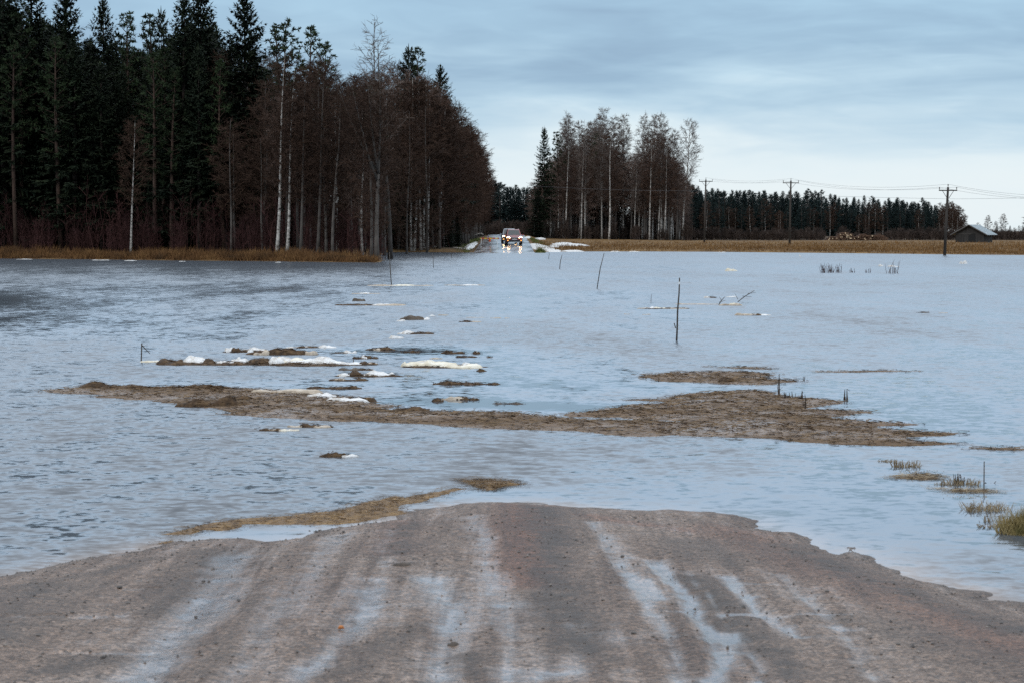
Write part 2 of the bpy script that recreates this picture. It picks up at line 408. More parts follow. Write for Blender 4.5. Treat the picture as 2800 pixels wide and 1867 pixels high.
def road_mat():
    m, nt, b = mat_new('wet_gravel_road')
    tc = nd(nt, 'ShaderNodeTexCoord').outputs['Object']
    wet = nd(nt, 'ShaderNodeAttribute', attribute_name='wet').outputs['Fac']
    dark = nd(nt, 'ShaderNodeAttribute', attribute_name='rough_patch').outputs['Fac']
    clay = nd(nt, 'ShaderNodeAttribute', attribute_name='red_clay').outputs['Fac']
    def noise(sc, st=(1, 1, 1), det=5.0, ro=0.6, dis=0.0):
        return nd(nt, 'ShaderNodeTexNoise', {'Vector': nd(nt, 'ShaderNodeMapping', {'Vector': tc, 'Scale': st}).outputs[0], 'Scale': sc, 'Detail': det, 'Roughness': ro, 'Distortion': dis}).outputs[0]
    fine, mid = noise(45, (1, 1, 1), 6, 0.75), noise(6.5, (0.8, 1.1, 1), 7, 0.7)
    big, tread = noise(0.9, (1, 0.4, 1), 4), noise(5.0, (1.6, 0.10, 1), 5, 0.6, 0.3)
    v1 = nd(nt, 'ShaderNodeTexVoronoi', {'Vector': tc, 'Scale': 48.0, 'Randomness': 1.0})
    v2 = nd(nt, 'ShaderNodeTexVoronoi', {'Vector': tc, 'Scale': 130.0, 'Randomness': 1.0})
    s1 = nd(nt, 'ShaderNodeSeparateColor', {0: v1.outputs['Color']}).outputs[0]
    s2 = nd(nt, 'ShaderNodeSeparateColor', {0: v2.outputs['Color']}).outputs[1]
    grain = ramp(nt, fine, [(0.28, (0.052, 0.040, 0.033)), (0.44, (0.136, 0.106, 0.088)), (0.6, (0.205, 0.165, 0.140)), (0.8, (0.35, 0.298, 0.262))])
    grain = mixc(nt, 1.0, grain, ramp(nt, s1, [(0.0, (0.42, 0.40, 0.38)), (0.5, (0.95, 0.93, 0.92)), (1.0, (1.55, 1.52, 1.50))]), 'MULTIPLY')
    grain = mixc(nt, 1.0, grain, ramp(nt, s2, [(0.0, (0.70, 0.68, 0.66)), (1.0, (1.25, 1.25, 1.25))]), 'MULTIPLY')
    tint = ramp(nt, big, [(0.3, (0.82, 0.68, 0.58)), (0.5, (1.04, 0.92, 0.81)), (0.7, (1.10, 1.04, 0.97))])
    col = mixc(nt, 1.0, grain, tint, 'MULTIPLY')
    col = mixc(nt, 1.0, col, ramp(nt, tread, [(0.34, (0.66, 0.62, 0.60)), (0.5, (1.0, 1.0, 1.0)), (0.66, (1.22, 1.22, 1.22))]), 'MULTIPLY')
    col = mixc(nt, clay, col, mixc(nt, 1.0, col, (0.95, 0.62, 0.48), 'MULTIPLY'))
    dk = maths(nt, 'MULTIPLY', dark, nd(nt, 'ShaderNodeMapRange', {0: mid, 1: 0.34, 2: 0.56, 3: 0.25, 4: 1.0}, clamp=True).outputs[0], True)
    col = mixc(nt, maths(nt, 'MULTIPLY', dk, 0.85), col, (0.050, 0.038, 0.031))
    # wet film: smooth, mirrors the sky; broken up by the gravel
    brk = maths(nt, 'ADD', maths(nt, 'MULTIPLY', maths(nt, 'SUBTRACT', mid, 0.5), 1.7), maths(nt, 'MULTIPLY', maths(nt, 'SUBTRACT', tread, 0.5), 1.8))
    wm = maths(nt, 'SUBTRACT', maths(nt, 'ADD', wet, brk), maths(nt, 'MULTIPLY', dk, 0.7))
    wm = nd(nt, 'ShaderNodeMapRange', {0: wm, 1: 0.15, 2: 1.15, 3: 0.0, 4: 1.0}, clamp=True).outputs[0]
    nt.links.new(col, b.inputs['Base Color'])
    nt.links.new(nd(nt, 'ShaderNodeMapRange', {0: wm, 1: 0.0, 2: 1.0, 3: 0.60, 4: 0.12}).outputs[0], b.inputs['Roughness'])
    b.inputs['IOR'].default_value = 1.40
    hgt = maths(nt, 'ADD', maths(nt, 'MULTIPLY', fine, 0.45), maths(nt, 'MULTIPLY', mid, 0.7))
    hgt = maths(nt, 'SUBTRACT', hgt, maths(nt, 'MULTIPLY', v1.outputs['Distance'], 0.35))
    st = nd(nt, 'ShaderNodeMapRange', {0: wm, 1: 0.0, 2: 1.0, 3: 0.85, 4: 0.10}).outputs[0]
    bp = nd(nt, 'ShaderNodeBump', {'Height': hgt, 'Strength': st, 'Distance': 0.03})
    nt.links.new(bp.outputs[0], b.inputs['Normal'])
    return m
MT['road'] = road_mat()

def far_road_mat():
    m, nt, b = mat_new('wet_far_road')
    tc = nd(nt, 'ShaderNodeTexCoord').outputs['Object']
    n = nd(nt, 'ShaderNodeTexNoise', {'Vector': nd(nt, 'ShaderNodeMapping', {'Vector': tc, 'Scale': (1, 0.12, 1)}).outputs[0], 'Scale': 1.2, 'Detail': 5.0}).outputs[0]
    nt.links.new(ramp(nt, n, [(0.3, (0.16, 0.14, 0.13)), (0.6, (0.28, 0.25, 0.24)), (0.8, (0.36, 0.33, 0.32))]), b.inputs['Base Color'])
    nt.links.new(nd(nt, 'ShaderNodeMapRange', {0: n, 1: 0.35, 2: 0.65, 3: 0.10, 4: 0.24}).outputs[0], b.inputs['Roughness'])
    return m
MT['farroad'] = far_road_mat()

def terrain_mat():
    m, nt, b = mat_new('bank_and_field_soil')
    tc = nd(nt, 'ShaderNodeTexCoord').outputs['Object']
    n = nd(nt, 'ShaderNodeTexNoise', {'Vector': nd(nt, 'ShaderNodeMapping', {'Vector': tc, 'Scale': (1, 0.5, 1)}).outputs[0], 'Scale': 0.35, 'Detail': 8.0, 'Roughness': 0.7}).outputs[0]
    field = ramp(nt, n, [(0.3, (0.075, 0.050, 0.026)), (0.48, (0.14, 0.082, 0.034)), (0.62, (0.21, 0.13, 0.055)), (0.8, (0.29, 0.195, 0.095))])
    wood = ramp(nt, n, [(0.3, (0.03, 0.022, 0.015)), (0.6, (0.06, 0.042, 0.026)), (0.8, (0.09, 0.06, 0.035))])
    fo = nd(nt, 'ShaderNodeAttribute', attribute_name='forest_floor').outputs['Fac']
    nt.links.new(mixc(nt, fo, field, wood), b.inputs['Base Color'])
    b.inputs['Roughness'].default_value = 0.95
    b.inputs['Specular IOR Level'].default_value = 0.1
    return m
MT['terrain'] = terrain_mat()
MT['bed'] = noisy('lake_bed_mud', [(0.3, (0.05, 0.042, 0.034)), (0.7, (0.10, 0.085, 0.065))], 0.4, 4, 0.9)

# ------------------------------------------------------------------ ground, far banks, road, water
np_obj('lake_bed', [(-6000, -400, -1.2), (6000, -400, -1.2), (6000, 9000, -1.2), (-6000, 9000, -1.2)], [(0, 1, 2, 3)], MT['bed'])['kind'] = 'structure'

SHORE = [P(-2600, 705), P(-600, 706), P(0, 708), P(250, 710), P(480, 713), P(700, 715), P(900, 717.5), P(1030, 719), P(1046, 717), P(1046, 700), P(1042, 691),
         P(1120, 690), P(1240, 691), P(1300, 692), P(1345, 692), P(1445, 692), P(1490, 690), P(1600, 688.5), P(1750, 688.5), P(1900, 689), P(2100, 691),
         P(2300, 693), P(2500, 695.5), P(2700, 697.5), P(2900, 699.5), P(3600, 704), P(6000, 715)]
SHORE = [(p.x, p.y) for p in SHORE] + [(5000, 8000), (-5000, 8000)]
ROAD_X0, ROAD_X1 = X(1378, 222), X(1384, 380)

def road_z(y):
    return np.interp(y, [150, 216, 222, 255, 320, 380, 430, 520, 9000], [-0.9, -0.07, 0.01, 0.50, 1.05, 1.42, 1.30, 0.9, 0.7])

def road_x(y):
    return np.interp(y, [150, 222, 380, 900], [ROAD_X0, ROAD_X0, ROAD_X1, ROAD_X1])

def land_z(x, y, sd=None):
    x = np.asarray(x, float); y = np.asarray(y, float)
    if sd is None:
        sd = sdf(SHORE, x, y)
    right = np.interp(x, [2, 30], [0, 1])
    rise = 0.30 * (1 - np.exp(-np.maximum(sd, 0) / 2.2)) * np.where(x < ROAD_X0, 1.0, 0.35)
    far_r = np.clip((y - 205) * 0.0040, 0, 0.34)
    far_c = np.clip((y - 228) * 0.0046, 0, 0.80)
    far_l = np.clip((y - 200) * 0.003, 0, 0.9)
    z = rise + np.where(x > ROAD_X0, far_r * right + far_c * (1 - right), far_l)
    z = np.where(sd < 0, sd * 0.25, z) + (fbm(x * 0.35, y * 0.2, 5) - 0.5) * 0.16 * np.clip(sd / 4, 0, 1)
    z = np.where(sd > 1.0, np.maximum(z, 0.06), z)
    d = np.abs(x - road_x(y))
    k = np.clip(1 - (d - 3.2) / 2.6, 0, 1); k = k * k * (3 - 2 * k)
    rz = road_z(y) - 0.05
    z = z * (1 - k) + np.where(y > 205, rz, z) * k
    return np.maximum(z, -1.0)

def make_terrain():
    ys = np.concatenate([np.arange(148, 262, 0.6), np.arange(262, 440, 2.5), 440 * 1.09 ** np.arange(0, 34)])
    xr = np.concatenate([np.arange(0, 60, 0.9), 60 * 1.12 ** np.arange(0, 40)])
    xs = np.concatenate([-xr[:0:-1], xr])
    Xg, Yg = np.meshgrid(xs, ys)
    sd = sdf(SHORE, Xg, Yg)
    sd = np.where(sd < 3, sd + (fbm(Xg * 0.5, Yg * 0.5, 3) - 0.5) * 1.0, sd)
    Zg = land_z(Xg, Yg, sd)
    V = np.stack([Xg, Yg, Zg], -1).reshape(-1, 3)
    V, Fc, used = compact(V, grid_faces(len(xs), len(ys), sd > -3))
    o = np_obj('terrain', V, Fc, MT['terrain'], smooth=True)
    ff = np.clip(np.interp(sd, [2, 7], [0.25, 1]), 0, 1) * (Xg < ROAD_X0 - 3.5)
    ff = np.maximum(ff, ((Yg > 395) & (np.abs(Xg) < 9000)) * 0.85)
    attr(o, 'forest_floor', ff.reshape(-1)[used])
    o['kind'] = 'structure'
make_terrain()

def make_far_road():
    ys = np.arange(214, 440, 1.5); xs = np.linspace(-2.9, 2.9, 9)
    Xg, Yg = np.meshgrid(xs, ys)
    Zg = road_z(Yg) + 0.02 + 0.05 * (1 - (Xg / 2.9) ** 2) + (fbm(Xg * 1.5, Yg * 0.3, 9) - 0.5) * 0.03
    V = np.stack([Xg + road_x(Yg), Yg, Zg], -1).reshape(-1, 3)
    np_obj('road', V, grid_faces(len(xs), len(ys)), MT['farroad'], smooth=True)['kind'] = 'structure'
make_far_road()

# the dry end of the road in front of the camera; its water line runs through these points
EDGE = [(-700, 1660), (-300, 1612), (0, 1573), (119, 1557), (220, 1532), (303, 1513), (369, 1503), (430, 1487), (494, 1481), (571, 1474), (660, 1474), (730, 1476), (768, 1472), (821, 1455),
        (881, 1443), (982, 1434), (1059, 1422), (1119, 1403), (1190, 1389), (1300, 1376), (1400, 1370), (1477, 1372), (1519, 1383), (1580, 1387), (1650, 1389), (1817, 1395), (1920, 1401), (1995, 1408),
        (2043, 1420), (2090, 1437), (2180, 1457), (2233, 1490), (2290, 1515), (2328, 1496), (2352, 1508), (2382, 1524), (2459, 1546), (2483, 1571), (2590, 1599), (2680, 1611), (2710, 1633), (2800, 1657), (3100, 1725), (3600, 1800)]
ROADPOLY = [(p.x, p.y) for p in (P(u, v) for u, v in EDGE)]
ROADPOLY = ROADPOLY + [(6.5, 3), (6.5, -25), (-6.5, -25), (-6.5, 3)]

def wl(pts, z=0.11):
    return [(p.x, p.y) for p in (P(u, v, z) for u, v in pts)]

WET = [([(930, 1440), (870, 1540), (760, 1700), (600, 1900)], 70, 0.55), ([(1300, 1400), (1340, 1560), (1380, 1720), (1400, 1900)], 60, 0.5), ([(1620, 1420), (1680, 1520), (1760, 1640), (1840, 1760), (1870, 1900)], 45, 0.7), ([(1080, 1440), (1050, 1560)], 50, 0.5), ([(2130, 1560), (2260, 1690), (2400, 1867)], 45, 0.55), ([(1880, 1560), (2000, 1700), (2060, 1800), (2080, 1900)], 30, 0.75), ([(640, 1490), (585, 1620), (470, 1760), (360, 1900)], 150, 1.0), ([(1015, 1600), (1000, 1690), (910, 1790), (800, 1900)], 85, 0.95), ([(1190, 1590), (1235, 1690), (1225, 1800), (1215, 1900)], 110, 0.85),
       ([(1790, 1530), (1880, 1640), (1955, 1735), (1975, 1800), (1940, 1900)], 46, 1.35), ([(2000, 1570), (2060, 1665), (2190, 1745)], 42, 1.1), ([(1740, 1590), (1800, 1640)], 40, 0.9), ([(1990, 1735), (2020, 1790)], 28, 1.3),
       ([(1440, 1650), (1640, 1760), (1500, 1867)], 160, 0.6), ([(2000, 1680), (2120, 1683)], 32, 1.7), ([(2120, 1683), (2330, 1678)], 20, 0.9), ([(2280, 1715), (2330, 1722)], 40, 0.9), ([(1840, 1670), (1930, 1672)], 26, 1.1),
       ([(330, 1605), (440, 1603)], 20, 1.2), ([(180, 1790), (420, 1788)], 22, 1.1), ([(20, 1695), (330, 1690)], 30, 0.7), ([(1700, 1525), (1830, 1527)], 18, 0.9), ([(2050, 1590), (2230, 1600)], 26, 0.75), ([(1300, 1830), (1560, 1850)], 60, 0.6)]
DARK = [([(1115, 1410), (1095, 1520)], 62, 1.0), ([(1400, 1385), (1395, 1520)], 40, 0.5), ([(1475, 1375), (1505, 1470), (1500, 1570), (1535, 1660), (1600, 1790)], 120, 1.15), ([(1900, 1470), (1970, 1530)], 130, 0.7), ([(1900, 1580), (1960, 1640), (2010, 1720), (2120, 1810), (2180, 1867)], 85, 1.0),
        ([(600, 1490), (540, 1570), (420, 1680)], 110, 0.85), ([(120, 1600), (0, 1760)], 170, 0.8), ([(1120, 1730), (1000, 1830), (900, 1867)], 70, 0.7), ([(1290, 1800), (1300, 1867)], 60, 0.8), ([(250, 1810), (150, 1840)], 120, 0.9),
        ([(2150, 1460), (2300, 1530), (2480, 1610), (2800, 1720)], 150, 1.0), ([(0, 1600), (250, 1550), (420, 1510)], 60, 0.8), ([(2300, 1690), (2760, 1800)], 150, 0.5), ([(720, 1640), (560, 1867)], 60, 0.6), ([(1060, 1553), (1150, 1553)], 14, 1.2), ([(1215, 1762), (1260, 1762)], 14, 1.1), ([(1560, 1780), (1700, 1830)], 60, 0.8)]
CLAY = [([(1440, 1365), (1430, 1460), (1450, 1600)], 110, 1.0), ([(1100, 1400), (1080, 1520)], 70, 0.6), ([(2000, 1430), (2400, 1600), (2800, 1780)], 170, 0.6), ([(1600, 1400), (1900, 1440)], 60, 0.6)]

def make_road():
    st = 0.05
    xs = np.concatenate([np.arange(-7, -4, 0.12), np.arange(-4, 4, st * 0.8), np.arange(4, 7.01, 0.12)])
    ys = np.concatenate([np.arange(-25, 6, 0.5), np.arange(6, 18.2, st)])
    Xg, Yg = np.meshgrid(xs, ys)
    sd = sdf(ROADPOLY, Xg, Yg)
    sdn = sd + (fbm(Xg * 3.1, Yg * 1.8, 21, 5, 0.65) - 0.5) * 0.46 * np.clip(1.2 - np.abs(sd), 0, 1)
    Zg = np.where(sdn > 0, 0.15 * (1 - np.exp(-sdn / 1.1)), sdn * 0.12)
    body = np.clip(sdn / 0.6, 0, 1)
    Zg += body * ((fbm(Xg * 1.1, Yg * 0.5, 31) - 0.5) * 0.05 + (fbm(Xg * 7, Yg * 7, 33) - 0.5) * 0.016)
    scale = 1.0 / F * np.maximum(Yg, 5)
    wet = np.zeros_like(Xg); dk = np.zeros_like(Xg)
    jit = (fbm(Xg * 4, Yg * 2.0, 41) - 0.5) * 0.12
    for pts, w, k in WET:
        d = line_dist(wl(pts), Xg + jit, Yg)
        wet += 0.80 * k * np.exp(-(d / (0.52 * w * scale)) ** 2) + 0.16 * k * np.exp(-(d / (1.3 * w * scale)) ** 2)
    for pts, w, k in DARK:
        d = line_dist(wl(pts), Xg + jit, Yg)
        dk = np.maximum(dk, k * np.exp(-(d / (0.75 * w * scale)) ** 2))
    clay = np.zeros_like(Xg)
    for pts, w, k in CLAY:
        d = line_dist(wl(pts), Xg + jit, Yg)
        clay = np.maximum(clay, k * np.exp(-(d / (0.8 * w * scale)) ** 2))
    Zg -= 0.018 * np.clip(wet, 0, 1.2) * body
    Zg += 0.010 * np.clip(dk, 0, 1) * body * fbm(Xg * 6, Yg * 11, 52)
    edge = np.exp(-np.maximum(sdn, 0) / 0.16)
    lat = fbm(Xg * 1.1, Yg * 6.0, 61, 4)
    dk = np.maximum(dk, 0.85 * np.exp(-np.maximum(sdn, 0) / 0.10))
    wet = 1.2 * wet * (0.35 + 1.3 * lat) + edge * 0.45 + 0.07 * np.exp(-(Xg / 2.2) ** 2) + 0.06
    # grooves pressed lengthwise by tyres
    Zg += 0.010 * (fbm(Xg * 9, Yg * 0.7, 77, 3) - 0.5) * body
    V = np.stack([Xg, Yg, Zg], -1).reshape(-1, 3)
    V, Fc, used = compact(V, grid_faces(len(xs), len(ys), sdn > -0.25))
    o = np_obj('road', V, Fc, MT['road'], smooth=True)
    attr(o, 'wet', wet.reshape(-1)[used]); attr(o, 'rough_patch', dk.reshape(-1)[used]); attr(o, 'red_clay', clay.reshape(-1)[used])
    o['kind'] = 'structure'
    return xs, ys, Zg, sdn, dk, wet
RX, RY, RZ, RSD, RDK, RWET = make_road()

def road_at(x, y):
    i = np.clip(np.searchsorted(RX, x), 0, len(RX) - 1); j = np.clip(np.searchsorted(RY, y), 0, len(RY) - 1)
    return RZ[j, i], RSD[j, i], RDK[j, i], RWET[j, i]

def make_water():
    ys = np.concatenate([np.arange(-60, 8, 4.0), 8 * 1.022 ** np.arange(0, 150), 8 * 1.022 ** 150 * 1.08 ** np.arange(0, 52)])
    k = np.linspace(-1, 1, 241); k = np.sign(k) * (np.abs(k) * 0.32 + np.abs(k) ** 5 * 1.6)
    V = []
    Yg, K = np.meshgrid(ys, k, indexing='ij')
    Xg = K * (np.maximum(Yg, 0) + 12)
    yy = np.maximum(Yg, 4.0)
    u = 1400 + F * Xg / yy; v = HOR + F * CH / yy
    big = fbm(Xg * 0.06 + 7, Yg * 0.03, 91, 3); sm = fbm(Xg * 0.5, Yg * 0.12, 95, 3)
    chop = 0.62 + 1.4 * (big - 0.5) + 0.8 * (sm - 0.5)
    def ell(cu, cv, ru, rv, k, p=2):
        r = np.sqrt(((u - cu) / ru) ** 2 + ((v - cv) / rv) ** 2)
        return k * np.exp(-r ** p)
    calm = ell(2250, 1420, 900, 170, 0.85, 3) + ell(2500, 1150, 420, 110, 0.7) + ell(1150, 1100, 360, 20, 0.85, 2.5) + ell(1090, 960, 300, 17, 0.75, 2.5) + ell(760, 1052, 520, 16, 0.6) + ell(1640, 1118, 360, 22, 0.8, 3) \
        + ell(1420, 1010, 330, 60, 0.55) + ell(1300, 1350, 240, 24, 0.7) + ell(700, 1465, 260, 30, 0.9, 3) + ell(1690, 1152, 160, 9, 0.8) + ell(1750, 1060, 500, 25, 0.5)
    rough = ell(250, 1420, 520, 110, 0.5) + ell(900, 1380, 240, 40, 0.35) + ell(2350, 900, 520, 70, 0.35) + ell(500, 1230, 700, 70, 0.15)
    far = np.clip((yy - 40) / 160, 0, 1)
    chop = np.clip((chop + rough) * (1 - np.clip(calm, 0, 1)), 0.05, 1.3)
    chop = chop * (1 - far) + (0.92 + 0.5 * (sm - 0.5) + 0.35 * (big - 0.5)) * far
    sd = sdf(ROADPOLY, Xg, Yg)
    silt = np.where((Yg < 20) & (Yg > 5), np.exp(-np.maximum(-sd, 0) / 0.22) * (0.3 + 0.9 * fbm(Xg * 3, Yg * 2, 13)), 0)
    V = np.stack([Xg, Yg, np.zeros_like(Xg)], -1).reshape(-1, 3)
    o = np_obj('water', V, grid_faces(len(k), len(ys)), MT['water'])
    rip = (0.05 + 0.12 * np.clip(chop, 0, 1)) * (1 - far ** 0.6) + 0.22 * far ** 0.6
    rip = np.clip(rip * (1 - 0.35 * np.clip(calm, 0, 1)), 0.06, 0.5)
    attr(o, 'ripple', rip.reshape(-1))
    attr(o, 'chop', chop.reshape(-1)); attr(o, 'silt', np.clip(silt, 0, 1).reshape(-1))
    o['kind'] = 'structure'
make_water()

# ------------------------------------------------------------------ trees
def V3(x, y, z): return Vector((x, y, z))

def spruce(h, r, seed, z0=0.08, dens=1.0):
    R = random.Random(seed)
    tr, cr = MB(), MB()
    bend = R.uniform(-0.02, 0.02) * h
    tx = lambda z: V3(bend * (z / h) ** 2, 0, z)
    tr.tube([tx(h * t) for t in (-0.02, 0.25, 0.5, 0.75, 1.0)], [h * 0.0125, h * 0.010, h * 0.0068, h * 0.0035, 0.01], 6)
    z = z0 * h
    while z < h * 0.985:
        t = (z - z0 * h) / (h * (1 - z0))
        prof = min(1.0, 0.55 + t * 3) * (1 - t) ** 0.72
        n = R.choice((5, 6, 6, 7))
        a0 = R.uniform(0, 6.28)
        for i in range(n):
            if R.random() < 0.08: continue
            a = a0 + 6.283 * i / n + R.uniform(-0.35, 0.35)
            L = r * prof * R.uniform(0.62, 1.15) + 0.12
            e = math.radians(-22 + 62 * t ** 1.5 + R.uniform(-9, 9))
            out = V3(math.cos(a), math.sin(a), 0); sd = V3(-math.sin(a), math.cos(a), 0)
            b = tx(z + R.uniform(-0.15, 0.15))
            def pos(s): return b + out * (L * s * math.cos(e)) + V3(0, 0, L * (s * math.sin(e) - 0.20 * s * (1 - t) + 0.24 * s ** 3))
            ns = 3
            for j in range(ns):
                p, q = pos(j / ns), pos((j + 1) / ns)
                w = 0.10 * (1 - j / ns) + 0.03
                cr.quad(p - sd * w / 2, p + sd * w / 2, q + sd * w / 3, q - sd * w / 3)
            k = max(2, int((2 + L * 3.2) * dens))
            for j in range(k):
                s = 0.15 + 0.85 * (j + R.random()) / k
                p = pos(s)
                tl = min(0.75, 0.22 + 0.30 * L * (1.05 - s)) * R.uniform(0.7, 1.2)
                for sg in (-1, 1):
                    d = (out * R.uniform(0.5, 0.9) + sd * sg * R.uniform(0.5, 1.0) + V3(0, 0, R.uniform(-0.55, 0.05))).normalized()
                    up = V3(R.uniform(-0.4, 0.4), R.uniform(-0.4, 0.4), 1)
                    cr.kite(p, d, d.cross(up).normalized(), tl, tl * 0.46)
                if R.random() < 0.65:
                    d = (out * 0.25 + sd * R.uniform(-0.3, 0.3) + V3(0, 0, -1)).normalized()
                    cr.kite(p, d, (sd if R.random() < 0.5 else out).normalized(), tl * 0.9, 0.16)
            cr.kite(pos(0.86), (pos(1.0) - pos(0.8)).normalized(), sd, 0.38, 0.16)
        z += R.uniform(0.28, 0.50) * (1.15 - 0.35 * t) * (1.0 / dens) ** 0.3
    cr.kite(tx(h * 0.97), V3(0, 0, 1), V3(1, 0, 0), h * 0.045 + 0.2, 0.12)
    cr.kite(tx(h * 0.97), V3(0, 0, 1), V3(0, 1, 0), h * 0.045 + 0.2, 0.12)
    return tr, cr

def pine(h, r, seed, cb=0.45, dens=1.0):
    R = random.Random(seed)
    tr, cr = MB(), MB()
    bx, by = R.uniform(-0.03, 0.03) * h, R.uniform(-0.03, 0.03) * h
    tx = lambda z: V3(bx * math.sin(z / h * 2.4), by * math.sin(z / h * 3.0), z)
    tr.tube([tx(h * t) for t in (-0.02, 0.2, 0.4, 0.6, 0.8, 0.97)], [h * 0.0125, h * 0.0108, h * 0.0095, h * 0.0075, h * 0.0045, 0.02], 6)
    nb = int(30 * dens)
    for i in range(nb):
        t = (i + R.random()) / nb
        z = h * (cb + (0.98 - cb) * t)
        a = i * 2.4 + R.uniform(-0.4, 0.4)
        L = r * (min(1.0, 0.45 + t * 2.2)) * (1 - t) ** 0.55 * R.uniform(0.6, 1.15) + 0.25
        e = math.radians(-5 + 50 * t + R.uniform(-14, 14))
        out = V3(math.cos(a), math.sin(a), 0)
        b = tx(z)
        pts = [b + out * (L * s * math.cos(e)) + V3(0, 0, L * (s * math.sin(e) + 0.18 * s * s)) for s in (0, 0.35, 0.7, 1.0)]
        tr.tube(pts, [0.05, 0.04, 0.028, 0.012], 3, cap=False)
        for c in range(max(3, int(L * 3.0))):
            s = R.uniform(0.3, 1.0) if c else 1.0
            p = b + out * (L * s * math.cos(e)) + V3(0, 0, L * (s * math.sin(e) + 0.18 * s * s))
            p += V3(R.uniform(-1, 1), R.uniform(-1, 1), R.uniform(-0.3, 0.6)) * 0.28
            for q in range(13):
                d = V3(R.gauss(0, 1), R.gauss(0, 1), R.gauss(0.5, 0.8)).normalized()
                sd = d.cross(V3(R.gauss(0, 1), R.gauss(0, 1), R.gauss(0, 1))).normalized()
                cr.kite(p, d, sd, R.uniform(0.26, 0.46), 0.11)
    # a few dead snags below the crown
    for i in range(7):
        z = h * R.uniform(0.2, cb); a = R.uniform(0, 6.28); L = R.uniform(0.4, 1.4)
        b = tx(z)
        tr.tube([b, b + V3(math.cos(a) * L, math.sin(a) * L, -0.12 * L)], [0.02, 0.006], 3, cap=False)
    return tr, cr

def birch(h, spread, seed, cb=0.3, nb=34, tw=0.022, lean=0.02, upright=0.6, fine=7, droop=0.25, trunk=0.0085, forks=0):
    R = random.Random(seed)
    tr, cr = MB(), MB()
    lx, ly = R.uniform(-1, 1) * lean * h, R.uniform(-1, 1) * lean * h
    w1, w2 = R.uniform(-0.012, 0.012) * h, R.uniform(-0.012, 0.012) * h
    def tx(t): return V3(lx * t + w1 * math.sin(t * 6), ly * t + w2 * math.sin(t * 5 + 1), h * t)
    ts = (-0.02, 0.1, 0.2, 0.32, 0.45, 0.6, 0.75, 0.88, 1.0)
    tr.tube([tx(t) for t in ts], [max(0.012, h * trunk * (1.12 - 1.0 * max(t, 0)) * (1.25 if t < 0 else 1)) for t in ts], 7)
    def rib(p, q, w, mb=cr):
        d = q - p
        s = d.cross(V3(R.gauss(0, 1), R.gauss(0, 1), R.gauss(0, 1)))
        if s.length < 1e-6: return
        s.normalize()
        mb.quad(p - s * w / 2, p + s * w / 2, q + s * w * 0.3, q - s * w * 0.3)
    stems = [(tx, 1.0)]
    for k in range(forks):
        t0 = R.uniform(0.3, 0.5); a = R.uniform(0, 6.28); Lf = h * R.uniform(0.4, 0.52); an = R.uniform(0.3, 0.5)
        b = tx(t0)
        f = (lambda b, a, Lf, an: lambda t: b + V3(math.cos(a) * an * Lf * t ** 0.8, math.sin(a) * an * Lf * t ** 0.8, Lf * t))(b, a, Lf, an)
        tr.tube([f(x) for x in (0, 0.25, 0.5, 0.75, 1)], [h * trunk * 0.6, h * trunk * 0.48, h * trunk * 0.32, h * trunk * 0.18, 0.01], 5)
        stems.append((f, 0.6))
    for st, share in stems:
        n = int(nb * share)
        for i in range(n):
            lo = cb if share == 1 else 0.15
            t = lo + (0.985 - lo) * (i + R.random()) / n
            u = (t - lo) / (1 - lo)
            a = i * 2.4 + R.uniform(-0.5, 0.5)
            L = h * spread * (0.40 + 1.1 * u * (1 - u) * 2) * (1 - u) ** 0.35 * R.uniform(0.65, 1.2) * (0.8 if share < 1 else 1) + 0.3
            e = upright + R.uniform(-0.2, 0.25)
            out = V3(math.cos(a), math.sin(a), 0)
            b = st(t)
            def pos(s, b=b, out=out, L=L, e=e): return b + out * (L * s * math.cos(e) * (1 - 0.15 * s)) + V3(0, 0, L * (s * math.sin(e) + 0.10 * s - droop * 0.5 * s ** 3))
            pp = [pos(s) for s in (0, 0.33, 0.66, 1.0)]
            r0 = min(0.045, 0.012 * L + 0.008)
            cr.tube(pp, [r0, r0 * 0.75, r0 * 0.5, tw * 0.4], 3, cap=False)
            for j in range(max(3, int(L * 2.4) + 2)):
                s = R.uniform(0.18, 1.0)
                p = pos(s)
                d = (out * R.uniform(0.2, 1.0) + V3(R.gauss(0, 0.5), R.gauss(0, 0.5), R.uniform(-0.1, 0.9))).normalized()
                l2 = L * R.uniform(0.20, 0.42) * (1.15 - 0.6 * s) + 0.25
                m = p + d * l2 * 0.5 + V3(0, 0, 0.04 * l2); q = p + d * l2 + V3(0, 0, -droop * 0.25 * l2)
                rib(p, m, tw * 1.5); rib(m, q, tw * 1.2)
                for k in range(fine):
                    s2 = R.uniform(0.2, 1.0)
                    g = p.lerp(q, s2)
                    dd = (d * R.uniform(0.2, 0.9) + V3(R.gauss(0, 0.55), R.gauss(0, 0.55), R.gauss(0.15 - droop, 0.5))).normalized()
                    l3 = R.uniform(0.25, 0.65)
                    rib(g, g + dd * l3, tw)
    return tr, cr

